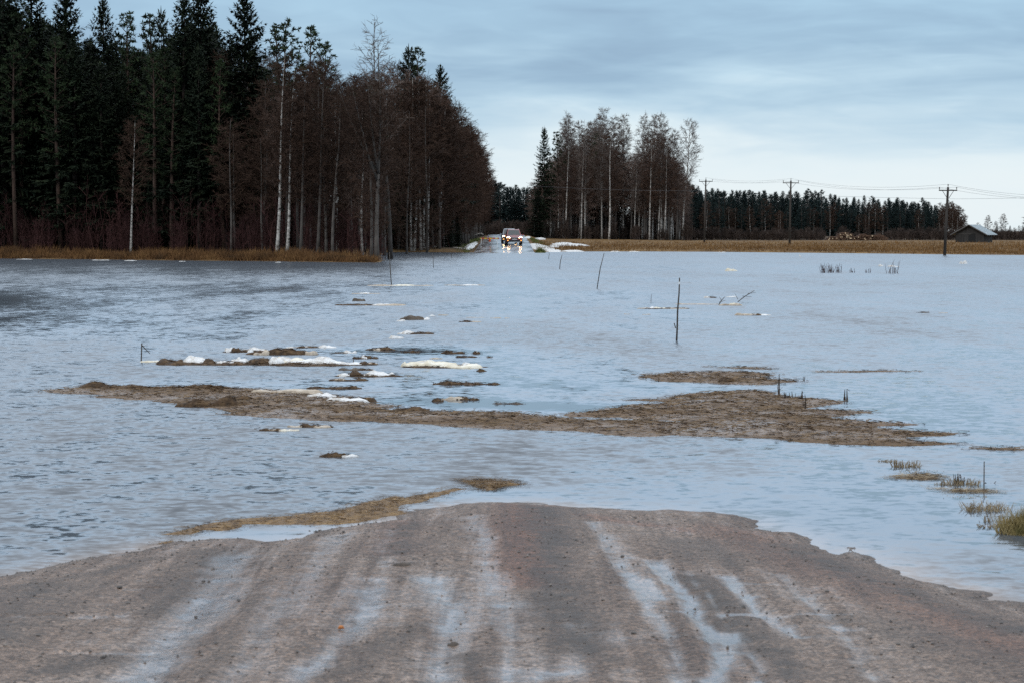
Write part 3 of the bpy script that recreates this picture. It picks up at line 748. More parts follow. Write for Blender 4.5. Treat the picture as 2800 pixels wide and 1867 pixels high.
def sapling(h, seed, stems=5, tw=0.02, fine=16):
    R = random.Random(seed)
    m = MB()
    for s in range(stems):
        a = R.uniform(0, 6.28); l = R.uniform(0.05, 0.28)
        H = h * R.uniform(0.55, 1.0)
        b = V3(R.gauss(0, 0.25), R.gauss(0, 0.25), -0.05)
        top = b + V3(math.cos(a) * l * H, math.sin(a) * l * H, H)
        mid = b.lerp(top, 0.5) + V3(R.gauss(0, 0.04), R.gauss(0, 0.04), 0) * H
        m.tube([b, mid, top], [tw * 0.9, tw * 0.6, tw * 0.2], 3, cap=False)
        for k in range(fine):
            t = R.uniform(0.2, 1.0)
            p = b.lerp(mid, t * 2) if t < 0.5 else mid.lerp(top, t * 2 - 1)
            d = V3(R.gauss(0, 0.45), R.gauss(0, 0.45), R.uniform(0.4, 1.1)).normalized()
            q = p + d * R.uniform(0.2, 0.6) * (0.3 + 0.25 * h)
            sd = d.cross(V3(R.gauss(0, 1), R.gauss(0, 1), 0.2)).normalized()
            m.quad(p - sd * tw * 0.4, p + sd * tw * 0.4, q + sd * tw * 0.2, q - sd * tw * 0.2)
            for kk in range(2):
                g = p.lerp(q, R.uniform(0.3, 0.9))
                d2 = (d + V3(R.gauss(0, 0.6), R.gauss(0, 0.6), R.gauss(0, 0.4))).normalized()
                g2 = g + d2 * R.uniform(0.15, 0.45)
                m.quad(g - sd * tw * 0.3, g + sd * tw * 0.3, g2 + sd * tw * 0.15, g2 - sd * tw * 0.15)
    return m

KIND = {}
def kind(key, pair, mt, mc):
    KIND[key] = (pair[0].mesh('trunk', MT[mt], True), pair[1].mesh('crown', MT[mc]))
for i in range(4):
    kind(('spruce', i), spruce(20, (3.5, 3.9, 3.2, 3.7)[i], 10 + i, (0.10, 0.16, 0.20, 0.04)[i], 1.25), 'bark', 'spruce')
for i in range(3):
    kind(('pine', i), pine(20, (2.6, 3.0, 2.4)[i], 30 + i, (0.5, 0.42, 0.36)[i], (1.2, 1.4, 1.6)[i]), 'pinebark', 'pine')
for i in range(4):
    kind(('birch', i), birch(17, 0.20 + 0.015 * i, 50 + i, cb=(0.30, 0.24, 0.34, 0.26)[i], nb=44, tw=0.034, fine=9), 'birchbark', 'twigs')
for i in range(4):
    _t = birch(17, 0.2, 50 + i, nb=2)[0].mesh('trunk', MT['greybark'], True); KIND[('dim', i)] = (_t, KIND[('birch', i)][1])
for i in range(3):
    kind(('grey', i), birch(16, 0.22, 70 + i, cb=(0.10, 0.14, 0.06)[i], nb=54, fine=9, droop=0.12, tw=0.034), 'greybark', 'twigs')
for i in range(4):   # the airy tall birches of the grove across the water
    kind(('tall', i), birch(22, 0.135 + 0.012 * i, 90 + i, cb=(0.36, 0.30, 0.40, 0.33)[i], nb=54, tw=0.036, fine=9, upright=0.95, droop=0.05, trunk=0.0068), 'birchbark', 'greytwigs')
kind(('aspen', 0), birch(20, 0.17, 120, cb=0.45, nb=22, fine=3, tw=0.03, upright=0.8, droop=0.05), 'greybark', 'greytwigs')
kind(('fork', 0), birch(15, 0.22, 121, cb=0.18, nb=52, fine=6, tw=0.024, upright=0.55, lean=0.015, trunk=0.0125, forks=3), 'greybark', 'twigs')
kind(('open', 0), birch(18, 0.21, 124, cb=0.22, nb=50, fine=8, tw=0.034, upright=0.85, droop=0.02), 'birchbark', 'greytwigs')
for i in range(3):
    kind(('farspruce', i), spruce(14, (3.2, 2.8, 3.6)[i], 140 + i, 0.06, 1.1), 'bark', 'hazy_needles')
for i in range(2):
    kind(('farpine', i), pine(14, 2.6, 150 + i, 0.25, 1.3), 'bark', 'hazy_needles')
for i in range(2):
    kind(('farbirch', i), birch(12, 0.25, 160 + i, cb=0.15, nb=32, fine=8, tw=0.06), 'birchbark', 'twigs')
MT['grovetwigs'] = noisy('grove_twigs', [(0.3, (0.0965, 0.0644, 0.0519)), (0.6, (0.1633, 0.1142, 0.0929)), (0.8, (0.2176, 0.1582, 0.1296))], 0.7, 3, 0.85, vary=0.3, spec=0.15)
for i in range(4):
    _c = KIND[('dim', i)][1].copy(); _c.materials[0] = MT['grovetwigs']
    KIND[('thin', i)] = (KIND[('birch', i)][0] if i == 1 else KIND[('dim', i)][0], _c)
KIND['sapling'] = [sapling((2.6, 3.4, 2.0, 4.2)[i], 170 + i, (7, 6, 9, 5)[i], 0.022).mesh('bare_bush', MT['shrubtwigs']) for i in range(4)]
KIND['scrub'] = [sapling((1.9, 2.3, 1.6)[i], 180 + i, 16, 0.045, 22).mesh('scrub_bush', MT['scrub']) for i in range(3)]

TR = random.Random(77)
NAMES = {'spruce': 'spruce_tree', 'pine': 'pine_tree', 'birch': 'birch_tree', 'grey': 'bare_tree', 'tall': 'birch_tree', 'dim': 'birch_tree', 'thin': 'bare_tree', 'aspen': 'bare_tree', 'fork': 'forked_tree', 'open': 'birch_tree',
         'farspruce': 'spruce_tree', 'farpine': 'pine_tree', 'farbirch': 'birch_tree'}
BASE_H = {'spruce': 20, 'pine': 20, 'birch': 17, 'dim': 17, 'thin': 17, 'grey': 16, 'tall': 22, 'aspen': 20, 'fork': 15, 'open': 18, 'farspruce': 14, 'farpine': 14, 'farbirch': 12}

_SU = [-2600, -600, 0, 250, 480, 700, 900, 1030, 1046]
_SY = [F * CH / (v - HOR) for v in (705, 706, 708, 710, 713, 715, 717.5, 719, 719)]
def back(u, y):
    """the near shore runs away from us towards the picture edge: set a tree back by as much"""
    if u > 1046 or y > 235: return y
    return y + (float(np.interp(u, _SU, _SY)) - 152.5) * min(1.0, (236 - y) / 70)

def tree(k, i, x, y, h, label, group, rz=None, wide=1.0, lean=None, z=None, crown=True):
    s = h / BASE_H[k]
    if z is None: z = float(land_z(np.array([x]), np.array([y]))[0]) - 0.05
    r = empty(NAMES[k], (x, y, z), TR.uniform(0, 6.28) if rz is None else rz, (s * wide, s * wide, s))
    if k == 'spruce': wide *= 1.2
    r.scale = (s * wide, s * wide, s)
    r.rotation_mode = 'ZYX'
    if lean: r.rotation_euler = (math.radians(lean[1]), math.radians(lean[0]), r.rotation_euler[2])
    tag(r, label, 'tree', group)
    t, c = KIND[(k, i)]
    link(bpy.data.objects.new('trunk', t), r)
    if crown: link(bpy.data.objects.new('crown', c), r)
    return r

def tree_px(k, i, u, vtop, y, label, group, **kw):
    y = back(u, y)
    x = X(u, y)
    z = float(land_z(np.array([x]), np.array([y]))[0]) - 0.05
    return tree(k, i, x, y, Z(vtop, y) - z, label, group, z=z, **kw)

GS, GP, GB, GR = 'spruces of the flooded forest', 'pines of the flooded forest', 'birches of the flooded forest', 'bare trees along the road edge of the forest'
# trees whose tops or trunks can be picked out, front rows of the forest on the near shore
tree_px('spruce', 0, 15, -150, 166, 'tallest dark spruce, cut off by the corner of the picture', GS)
tree_px('spruce', 3, 92, -55, 176, 'dark spruce with its tip just out of frame, second spruce of the forest', GS)
tree_px('spruce', 0, 186, -25, 172, 'broad spruce with upturned branch tips, beside the slim notch of sky', GS, wide=1.15)
tree_px('spruce', 1, 289, 6, 178, 'slim pointed spruce standing clear between two gaps of sky', GS, wide=0.85)
tree_px('pine', 2, 362, 42, 182, 'rounded pine crown between the slim spruce and the small spruce tip', GP)
tree_px('pine', 1, 400, 47, 185, 'second rounded pine crown beside the small dark spruce tip', GP)
tree_px('spruce', 2, 445, 34, 186, 'small spruce tip rising beside the rounded pine crowns', GS, wide=0.8)
tree_px('spruce', 3, 503, -10, 170, 'thick dark spruce, first of the joined twin spruces', GS, wide=1.05)
tree_px('spruce', 0, 552, -32, 174, 'thick dark spruce with jagged branches, second of the joined twin spruces', GS, wide=1.1)
tree_px('spruce', 1, 672, -8, 172, 'spruce with open see-through branches, last tall spruce of the forest edge', GS, wide=1.15)
tree_px('pine', 2, 746, 78, 190, 'pine crown tucked behind the open-branched spruce', GP)
tree_px('pine', 0, 785, 60, 192, 'narrow green pine crown rising above the red-brown birches', GP)
tree_px('pine', 1, 866, 80, 186, 'tall green pine with a pointed tip behind the birch crowns', GP)
tree_px('pine', 2, 905, 122, 190, 'lower green pine leaning on the tall pointed pine', GP)
tree_px('aspen', 0, 1030, 66, 176, 'tallest bare tree, its thin twigs rising above the birch crowns', GB, lean=(-1, 0))
tree_px('aspen', 0, 1066, 112, 172, 'bare tree with a forked twiggy top beside the tallest bare tree', GB, lean=(-2, 0), wide=1.2)
tree_px('spruce', 2, 1118, 134, 242, 'spruce top with spread arms above the bare crowns', GS)
tree_px('pine', 2, 1152, 136, 246, 'dark pine top standing beside the spread-armed spruce', GP)
tree_px('spruce', 1, 1206, 188, 250, 'spruce tip on the shoulder of the forest above the road', GS)
# trunks on the shore
tree_px('birch', 2, 358, 330, 160.8, 'single white birch trunk standing out in front of the dark spruces', GB, lean=(1.6, 0))
tree_px('birch', 0, 756, 150, 160.3, 'leaning white birch, taller trunk of the pair in front of the spruces', GB, lean=(2.6, 0))
tree_px('birch', 1, 782, 190, 160.7, 'second leaning white birch of the pair in front of the spruces', GB, lean=(3.2, 0))
tree_px('dim', 3, 822, 210, 161.0, 'thin pale birch next to the leaning pair', GB, lean=(2.0, 0))
tree_px('dim', 2, 868, 170, 161.2, 'pale birch trunk in the middle of the red-brown birch stand', GB, lean=(1.0, 0))
tree_px('dim', 1, 912, 220, 161.2, 'slanting thin birch in the middle of the birch stand', GB, lean=(2.4, 0))
tree_px('fork', 0, 1032, 205, 161.4, 'big bare grey tree forking over the tip of the grassy shore', GB, lean=(1.5, 0))
tree_px('grey', 0, 1012, 260, 161.8, 'dark bare tree close behind the forked tree on the shore tip', GB)
tree_px('birch', 0, 1125, 215, 228.5, 'bright white birch at the water, thickest of the close row of trunks', GB, lean=(0.6, 0))
tree_px('birch', 1, 1134, 235, 228.7, 'white birch grown together with the thickest trunk at the water', GB, lean=(0.8, 0))
tree_px('birch', 2, 1151, 225, 228.6, 'third pale birch trunk of the row at the water', GB, lean=(0.6, 0))
tree_px('birch', 3, 1159, 230, 228.9, 'fourth pale birch trunk of the row at the water', GB, lean=(1.0, 0))
tree_px('birch', 0, 1171, 260, 228.7, 'slim tan birch ending the row of trunks at the water', GB, lean=(1.0, 0))
tree_px('birch', 2, 1196, 300, 231, 'leaning thin pale birch beside the dark young spruce', GB, lean=(2.5, 0))
tree_px('spruce', 3, 1228, 560, 236, 'small dark green spruce at the waterside below the bare trees', GS)
tree_px('spruce', 3, 1252, 590, 246, 'low dark green spruce above the fallen white log', GS)
tree_px('pine', 0, 46, 120, 164, 'pine with a long bare reddish trunk and side snags, first in the front row', GP)
tree_px('pine', 1, 168, 110, 165, 'pine with a straight bare reddish trunk under a spruce crown', GP)
tree_px('pine', 0, 424, 150, 166, 'grey pine trunk beside the single white birch', GP)
tree_px('pine', 2, 470, 190, 167, 'leaning grey pine trunk right of the single white birch', GP, lean=(2.5, 0))

LB = {'spruce': 'dark spruce in the closed rows of the flooded forest', 'pine': 'pine in the closed rows of the flooded forest', 'birch': 'bare birch in the closed rows of the flooded forest', 'grey': 'bare grey tree in the closed rows of the flooded forest', 'dim': 'dull-stemmed birch in the closed rows of the flooded forest'}
GG = {'spruce': 'inner forest spruces', 'pine': 'inner forest pines', 'birch': 'inner forest birches', 'grey': 'inner forest bare trees', 'dim': 'inner forest dull birches'}
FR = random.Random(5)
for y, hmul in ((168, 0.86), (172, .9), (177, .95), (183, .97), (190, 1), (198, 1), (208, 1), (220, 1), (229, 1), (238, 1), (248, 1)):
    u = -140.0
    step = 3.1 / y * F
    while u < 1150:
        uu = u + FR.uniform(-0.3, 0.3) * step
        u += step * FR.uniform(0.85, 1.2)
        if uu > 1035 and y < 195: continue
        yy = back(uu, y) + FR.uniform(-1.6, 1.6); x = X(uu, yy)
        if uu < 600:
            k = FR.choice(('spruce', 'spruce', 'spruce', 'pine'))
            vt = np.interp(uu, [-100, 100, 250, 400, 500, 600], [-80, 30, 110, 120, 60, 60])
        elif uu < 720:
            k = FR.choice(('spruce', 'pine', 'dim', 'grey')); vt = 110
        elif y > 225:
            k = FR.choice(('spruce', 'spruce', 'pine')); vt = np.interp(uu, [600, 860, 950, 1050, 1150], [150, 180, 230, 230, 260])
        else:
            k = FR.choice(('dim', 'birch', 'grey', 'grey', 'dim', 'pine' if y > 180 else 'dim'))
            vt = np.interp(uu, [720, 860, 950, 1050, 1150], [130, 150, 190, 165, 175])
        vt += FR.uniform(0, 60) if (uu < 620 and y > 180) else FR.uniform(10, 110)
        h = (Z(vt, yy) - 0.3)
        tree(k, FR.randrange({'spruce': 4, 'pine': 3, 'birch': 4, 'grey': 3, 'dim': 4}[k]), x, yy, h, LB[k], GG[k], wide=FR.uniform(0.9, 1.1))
# the forest edge along the far road
for y in list(range(229, 300, 5)) + list(range(300, 430, 8)):
    for c in range(3):
        x = -5.9 - c * 2.4 + FR.uniform(-0.7, 0.7) + (-0.8 if y < 240 else 0)
        yy = y + FR.uniform(-2, 2)
        k = 'grey' if c == 0 else FR.choice(('grey', 'dim', 'spruce', 'pine', 'dim'))
        h = FR.uniform(13.2, 15.6) + (1.3 if c == 2 else 0) + (0.8 if c == 1 else 0)
        tree(k, FR.randrange(3), x, yy, h, {'grey': 'reddish bare tree in the row overhanging the far road', 'dim': 'bare birch in the rows behind the far roadside', 'spruce': 'dark spruce among the bare trees by the far road', 'pine': 'pine among the bare trees by the far road'}[k],
             {'grey': GR, 'dim': 'roadside birches', 'spruce': 'roadside spruces', 'pine': 'roadside pines'}[k], wide=1.05 if k != 'grey' else 1.2)

for y, st in ((163.5, 2.4), (166.5, 2.6), (235, 2.2), (238.5, 2.2), (243, 2.4)):
    u = 640.0 if y < 200 else 1055.0
    while u < (1030 if y < 200 else 1215):
        uu = u + FR.uniform(-12, 12); u += st / y * F * FR.uniform(0.8, 1.2)
        vt = (np.interp(uu, [640, 760, 860, 950, 1050], [330, 240, 260, 270, 250]) if y < 200 else np.interp(uu, [1055, 1110, 1220], [215, 190, 250])) + FR.uniform(-20, 120)
        tree_px(FR.choice(('grey', 'grey', 'thin', 'thin', 'dim') if uu > 780 else ('grey', 'dim')), FR.randrange(3), uu, vt, y + FR.uniform(-0.8, 0.8), 'dark bare tree in the tangle at the front of the birch stand', 'bare trees in front of the birch stand', wide=FR.uniform(1.0, 1.3))
for i in range(18):
    uu = FR.uniform(930, 1290); yy = FR.uniform(238, 262)
    tree_px('grey', FR.randrange(3), uu, np.interp(uu, [930, 1100, 1200, 1290], [215, 175, 225, 310]) + FR.uniform(0, 50), yy, 'fine-twigged bare tree rounding off the forest above the road', 'bare trees rounding off the forest', wide=1.15)
# undergrowth of bare saplings along the near forest shore
for i in range(150):
    u = FR.uniform(-60, 1040); y = 162.6 + abs(FR.gauss(0, 3.2))
    if i >= 128: u, y = FR.uniform(1060, 1215), FR.uniform(232.5, 238)
    y = back(u, y); x = X(u, y)
    o = link(bpy.data.objects.new('bare_bush', KIND['sapling'][FR.randrange(4)]))
    o.location = (x, y, float(land_z(np.array([x]), np.array([y]))[0])); s = FR.uniform(0.75, 1.4)
    o.scale = (s, s, s * FR.uniform(0.8, 1.2)); o.rotation_euler = (0, 0, FR.uniform(0, 6.28))
    tag(o, 'red-brown leafless sapling clump in the undergrowth along the forest shore', 'bush', 'sapling clumps along the forest shore')

for i in range(26):
    u = 600 + 560 * (i + FR.random()) / 26; y = FR.uniform(252, 262); x = X(u, y)
    o = link(bpy.data.objects.new('scrub_bush', KIND['scrub'][i % 3]))
    o.location = (x, y, float(land_z(np.array([x]), np.array([y]))[0])); s = FR.uniform(2.0, 2.8)
    o.scale = (s, s, s); o.rotation_euler = (0, 0, FR.uniform(0, 6.28))
    tag(o, 'dark tangled brush deep inside the flooded forest', 'bush', 'brush inside the forest')

# the grove across the water, beside the far road
GC = 'trees of the bare birch grove beyond the water'
def copse(k, i, u, vt, y, label, **kw):
    tree_px(k, i, u, vt, y, label, GC, **kw)
copse('spruce', 2, 1488, 352, 392, 'slender dark spruce at the road end of the birch grove', wide=0.9)
copse('spruce', 3, 1470, 520, 388, 'low wide dark spruce at the foot of the grove by the road', wide=1.3)
copse('pine', 1, 1519, 364, 398, 'green pine beside the slender spruce of the grove', wide=0.9)
copse('pine', 2, 1637, 366, 404, 'dark pine top half hidden among the tall birches of the grove')
copse('open', 0, 1868, 335, 396, 'wide open-crowned birch standing alone at the end of the grove', lean=(1.5, 0))
for k, (u, vt, y, lab) in enumerate([(1540, 325, 402, 'first tall birch of the grove, next to the green pine'), (1560, 316, 400, 'tall pale birch behind the green pine of the grove'), (1645, 302, 398, 'tallest birch of the grove, its fine top above the dark pine'),
        (1672, 325, 400, 'tall birch beside the tallest one of the grove'), (1703, 318, 401, 'tall slim birch in the middle of the grove'), (1746, 318, 398, 'tall pale birch with a narrow top, past the middle of the grove'), (1784, 322, 400, 'wide-topped tall birch near the open end of the grove'),
        (1808, 317, 396, 'high birch with fine twigs near the open end of the grove'), (1834, 360, 400, 'slim birch next to the lone wide-crowned birch')]):
    copse('tall', k % 4, u, vt, y, lab, lean=(FR.uniform(-0.5, 1.5), 0))
for k, (u, vt, lab) in enumerate([(1545, 400, 'white-stemmed birch leaning in the front of the grove near the green pine'), (1588, 352, 'thick speckled white birch trunk at the front of the grove'), (1600, 370, 'white birch stem touching the thick speckled trunk'),
        (1645, 390, 'pair-stem pale birch at the front middle of the grove'), (1664, 360, 'long straight white birch stem in the front middle of the grove'), (1735, 420, 'short pale birch stem in the front of the grove'), (1775, 380, 'bright white birch stem near the open end of the grove'), (1800, 395, 'white birch stem second from the open end of the grove'), (1816, 375, 'leaning white birch stem at the open end of the grove')]):
    copse('tall' if k % 2 else 'birch', k % 4, u, vt, 391 + FR.uniform(-1, 2), lab, lean=(FR.uniform(0, 2), 0))
for i in range(140):
    u = FR.uniform(1458, 1872); y = FR.uniform(393, 432)
    k = FR.choice(('thin',))
    vt = np.interp(u, [1455, 1500, 1590, 1700, 1800, 1875], [510, 440, 415, 415, 430, 480]) + FR.uniform(-20, 80)
    tree_px(k, FR.randrange(3), u, vt, y, 'thin bare tree in the crowded middle of the birch grove', 'thin trees inside the birch grove', wide=1.3)
for i in range(14):
    u = FR.uniform(1530, 1850)
    tree_px('tall', FR.randrange(4), u, np.interp(u, [1530, 1650, 1800, 1850], [345, 322, 338, 375]) + FR.uniform(0, 50), FR.uniform(398, 424), 'tall feathery birch in the back of the birch grove', 'tall birches at the back of the grove', wide=1.1)
for i in range(70):
    u = FR.uniform(1440, 1900); y = FR.uniform(388, 425); x = X(u, y)
    o = link(bpy.data.objects.new('scrub_bush', KIND['scrub'][i % 3]))
    o.location = (x, y, float(land_z(np.array([x]), np.array([y]))[0])); s = FR.uniform(0.9, 1.5)
    o.scale = (s, s, s * FR.uniform(0.7, 1.3)); o.rotation_euler = (0, 0, FR.uniform(0, 6.28))
    tag(o, 'low brown brush at the foot of the birch grove', 'bush', 'brush under the birch grove')

for i in range(46):
    u = 1462 + 420 * (i + FR.random()) / 46; y = FR.uniform(428, 442); x = X(u, y)
    o = link(bpy.data.objects.new('scrub_bush', KIND['scrub'][i % 3]))
    o.location = (x, y, float(land_z(np.array([x]), np.array([y]))[0]) - 0.1); s = FR.uniform(1.7, 2.6)
    o.scale = (s, s, s * 1.2); o.rotation_euler = (0, 0, FR.uniform(0, 6.28))
    tag(o, 'tall dark brush filling the back of the birch grove', 'bush', 'brush behind the birch grove')

# the far wood behind the field, and the one closing the road
FWL = {'farspruce': 'dark spruce in the far wood behind the field', 'farpine': 'dark pine in the far wood behind the field', 'farbirch': 'bare birch in the far wood behind the field'}
FWG = {'farspruce': 'far wood spruces', 'farpine': 'far wood pines', 'farbirch': 'far wood birches'}
FWT = [(1840, 508), (1890, 505), (1905, 520), (1960, 528), (2040, 532), (2120, 533), (2190, 533), (2225, 527), (2270, 540), (2320, 548), (2380, 546), (2430, 552), (2480, 552), (2530, 555), (2560, 572), (2590, 552), (2620, 570), (2650, 612), (2680, 625)]
for row, y in enumerate((690, 703, 716, 730, 745, 760)):
    u = 1830.0
    while u < 2640:
        uu = u + FR.uniform(-5, 5)
        u += FR.uniform(11, 18)
        k = FR.choice(('farspruce', 'farspruce', 'farspruce', 'farspruce', 'farpine')) if row else FR.choice(('farbirch', 'farpine', 'farspruce'))
        if uu > 2560: k = 'farbirch'
        vt = np.interp(uu, [p[0] for p in FWT], [p[1] for p in FWT]) + FR.uniform(-12, 26) + (22 if row == 0 else 0)
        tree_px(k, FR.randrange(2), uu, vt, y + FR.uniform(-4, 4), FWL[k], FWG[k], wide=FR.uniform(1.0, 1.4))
for y in (560, 575, 592):
    u = 1290.0
    while u < 1490:
        k = FR.choice(('farspruce', 'farpine', 'farspruce'))
        vt = np.interp(u, [1290, 1335, 1370, 1400, 1430, 1450, 1490], [500, 492, 496, 500, 500, 508, 500]) + FR.uniform(0, 26)
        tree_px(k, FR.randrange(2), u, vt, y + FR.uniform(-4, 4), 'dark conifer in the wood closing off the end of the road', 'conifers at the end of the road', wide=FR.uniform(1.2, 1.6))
        u += FR.uniform(16, 24)
for u, vt, lab in ((2700, 590, 'round bare tree on the skyline behind the barn roof'), (2742, 586, 'tall oval bare tree on the skyline past the barn'), (2672, 610, 'small bare tree on the skyline above the barn ridge'), (2722, 606, 'small bare tree between the two skyline trees past the barn')):
    tree_px('farbirch', 1, u, vt, 900, lab, 'bare trees on the skyline by the barn', wide=1.25)
u = 2640
while u < 2900:
    y = FR.uniform(930, 980)
    k = FR.choice(('farpine', 'farbirch', 'farspruce'))
    tree_px(k, 0, u, 622 + FR.uniform(-6, 6) - (35 if u > 2800 else 0), y, 'low tree of the distant belt past the barn', 'distant tree belt past the barn', wide=1.6)
    u += 12
# brown scrub belt in front of the far wood
for i in range(130):
    u = 1850 + (2860 - 1850) * (i + FR.random()) / 130
    if 2255 < u < 2430 and FR.random() < 0.75: continue
    y = FR.uniform(408, 426); x = X(u, y)
    o = link(bpy.data.objects.new('scrub_bush', KIND['scrub'][i % 3]))
    o.location = (x, y, float(land_z(np.array([x]), np.array([y]))[0]) - 0.1); s = FR.uniform(0.85, 1.15)
    o.scale = (s * 1.3, s, s); o.rotation_euler = (0, 0, FR.uniform(0, 6.28))
    tag(o, 'dark brown leafless scrub in the belt between field and far wood', 'bush', 'scrub belt behind the field')
for i in range(26):
    u = 1325 + 130 * (i + FR.random()) / 26; y = FR.uniform(450, 470); x = X(u, y)
    o = link(bpy.data.objects.new('scrub_bush', KIND['scrub'][i % 3]))
    o.location = (x, y, float(land_z(np.array([x]), np.array([y]))[0]) - 0.1); s = FR.uniform(1.0, 1.4)
    o.scale = (s, s, s); o.rotation_euler = (0, 0, FR.uniform(0, 6.28))
    tag(o, 'brown scrub across the end of the road', 'bush', 'scrub at the end of the road')

# ------------------------------------------------------------------ grass on the banks
def grass_field(name, mat, label, pts, h, w, lean, seed):
    rng = np.random.default_rng(seed)
    x, y = pts
    sd = sdf(SHORE, x, y)
    k = (sd > 0.25) & (np.abs(x - road_x(y)) > 3.3)
    x, y = x[k], y[k]
    z = land_z(x, y) - 0.03
    n = len(x)
    cl = fbm(x * 0.8, y * 0.5, seed + 3)
    hh = h * rng.uniform(0.4, 1.25, n) * np.clip(0.1 + 2.0 * (cl - 0.15), 0.15, 1.7)
    V, Fc = blades(x, y, z, hh, w * rng.uniform(0.6, 1.4, n), lean, rng)
    o = np_obj(name, V, Fc, mat)
    return tag(o, label, 'grass', kind='stuff')
rng = np.random.default_rng(1)
n = 26000
uu = rng.uniform(-120, 1046, n); yy = np.interp(uu, _SU, _SY) + 0.1 + np.abs(rng.normal(0, 4.5, n)); xx = (uu - 1400) / F * yy
grass_field('shore_grass', MT['forestgrass'], 'rusty dead grass along the forest shore', (xx, yy), 0.58, 0.06, 0.5, 11)
n = 42000
yy = 200 + np.abs(rng.normal(0, 1, n)) * 60; xx = (rng.uniform(1450, 2900, n) - 1400) / F * yy
grass_field('field_grass', MT['grass'], 'tan dead grass of the field beyond the water', (xx, yy), 0.30, 0.07, 0.5, 12)
n = 3800
yy = rng.uniform(222, 330, n); xx = np.where(rng.random(n) < 0.5, road_x(yy) - 3.4 - np.abs(rng.normal(0, 0.7, n)), road_x(yy) + 3.4 + np.abs(rng.normal(0, 0.7, n)))
grass_field('verge_grass', MT['greengrass'], 'green and tan grass on both verges of the far road', (xx, yy), 0.25, 0.06, 0.4, 13)

# ------------------------------------------------------------------ power line
MT['pole'] = noisy('tarred_pole_wood', [(0.3, (0.025, 0.021, 0.018)), (0.7, (0.06, 0.05, 0.042))], 4, 4, 0.85, (1, 1, 0.2))
MT['wire'] = flat_mat('dark_wire', (0.05, 0.05, 0.055), 0.6)
MT['porcelain'] = flat_mat('insulator', (0.10, 0.08, 0.07), 0.3)
def power_pole(ub, ut, y, vtop, label, arm, zb=None, yaw=0.15):
    xb, xt = X(ub, y), X(ut, y)
    zb = float(land_z(np.array([xb]), np.array([y]))[0]) if zb is None else zb
    zt = Z(vtop, y)
    r = tag(empty('power_pole', (xb, y, zb)), label, 'power pole', 'power poles of the overhead line')
    top = V3(xt - xb, 0, zt - zb)
    m = MB(); m.tube([V3(0, 0, -1.0), top * 0.5, top], [0.14, 0.12, 0.095], 8)
    m.obj('pole', MT['pole'], r, True)
    m = MB()
    ca, sa = math.cos(yaw), math.sin(yaw)
    at = lambda s, dz: top + V3(s * ca, s * sa, dz)
    m.tube([at(-arm / 2, -0.28), at(arm / 2, -0.28)], 0.05, 4)
    m.obj('crossarm', MT['pole'], r)
    for s in (-1, 1):
        m = MB(); m.tube([at(s * arm * 0.32, -0.28), at(s * 0.08, -0.95)], 0.022, 4); m.obj('brace', MT['pole'], r)
    heads = []
    for s in (-arm / 2 + 0.05, 0.0, arm / 2 - 0.05):
        m = MB(); b = at(s, -0.25 if s else 0.0)
        m.tube([b, b + V3(0, 0, 0.12), b + V3(0, 0, 0.2), b + V3(0, 0, 0.26)], [0.02, 0.03, 0.06, 0.03], 6)
        m.obj('insulator', MT['porcelain'], r)
        heads.append(V3(xb, y, zb) + b + V3(0, 0, 0.25))
    low = V3(xb, y, zb) + top * 0.72
    return heads, low
p1, l1 = power_pole(1925, 1929, 331, 492, 'power pole nearest the birch grove with a flat crossarm', 2.0)
p2, l2 = power_pole(2158, 2161, 280, 495, 'power pole standing in the tan field, middle one of the line', 2.0)
p3, l3 = power_pole(2581, 2590, 200, 513, 'leaning power pole standing in the flood water by the barn', 1.65, zb=-0.1)
def wire(a, b, sag, label, n=14, r=0.008, name='overhead_wire', group='wires of the overhead line'):
    m = MB()
    pts = [a.lerp(b, i / n) - V3(0, 0, 4 * sag * (i / n) * (1 - i / n)) for i in range(n + 1)]
    m.tube(pts, r, 4)
    tag(m.obj(name, MT['wire']), label, 'wire', group)
off = [p3[i] + (p3[i] - p2[i]) for i in range(3)]
off = [V3(X(3050, 175), 175 + 0 * i, Z(535, 175)) + (p3[i] - p3[1]) for i in range(3)]
for i in range(3):
    wire(p1[i], p2[i], 0.4, 'thin wire slung between the grove pole and the field pole')
    wire(p2[i], p3[i], 0.6, 'thin wire slung between the field pole and the pole in the water')
    wire(p3[i], off[i], 0.45, 'thin wire running out of the picture from the pole in the water')
q1, q2, q3 = V3(X(1926, 331), 331, Z(523, 331)), V3(X(2600, 300), 300, Z(545, 300)), V3(X(3000, 290), 290, Z(535, 290))
wire(q1, q2, 0.15, 'single low cable leaving the grove pole across the treetops', r=0.013, group=None)
wire(q2, q3, 0.1, 'single low cable rising past the pole in the water out of the picture', r=0.013, group=None)
wire(q1, V3(X(1440, 375), 375, Z(508, 375)), 0.25, 'pale thin cable crossing in front of the birch grove', r=0.016, group=None)

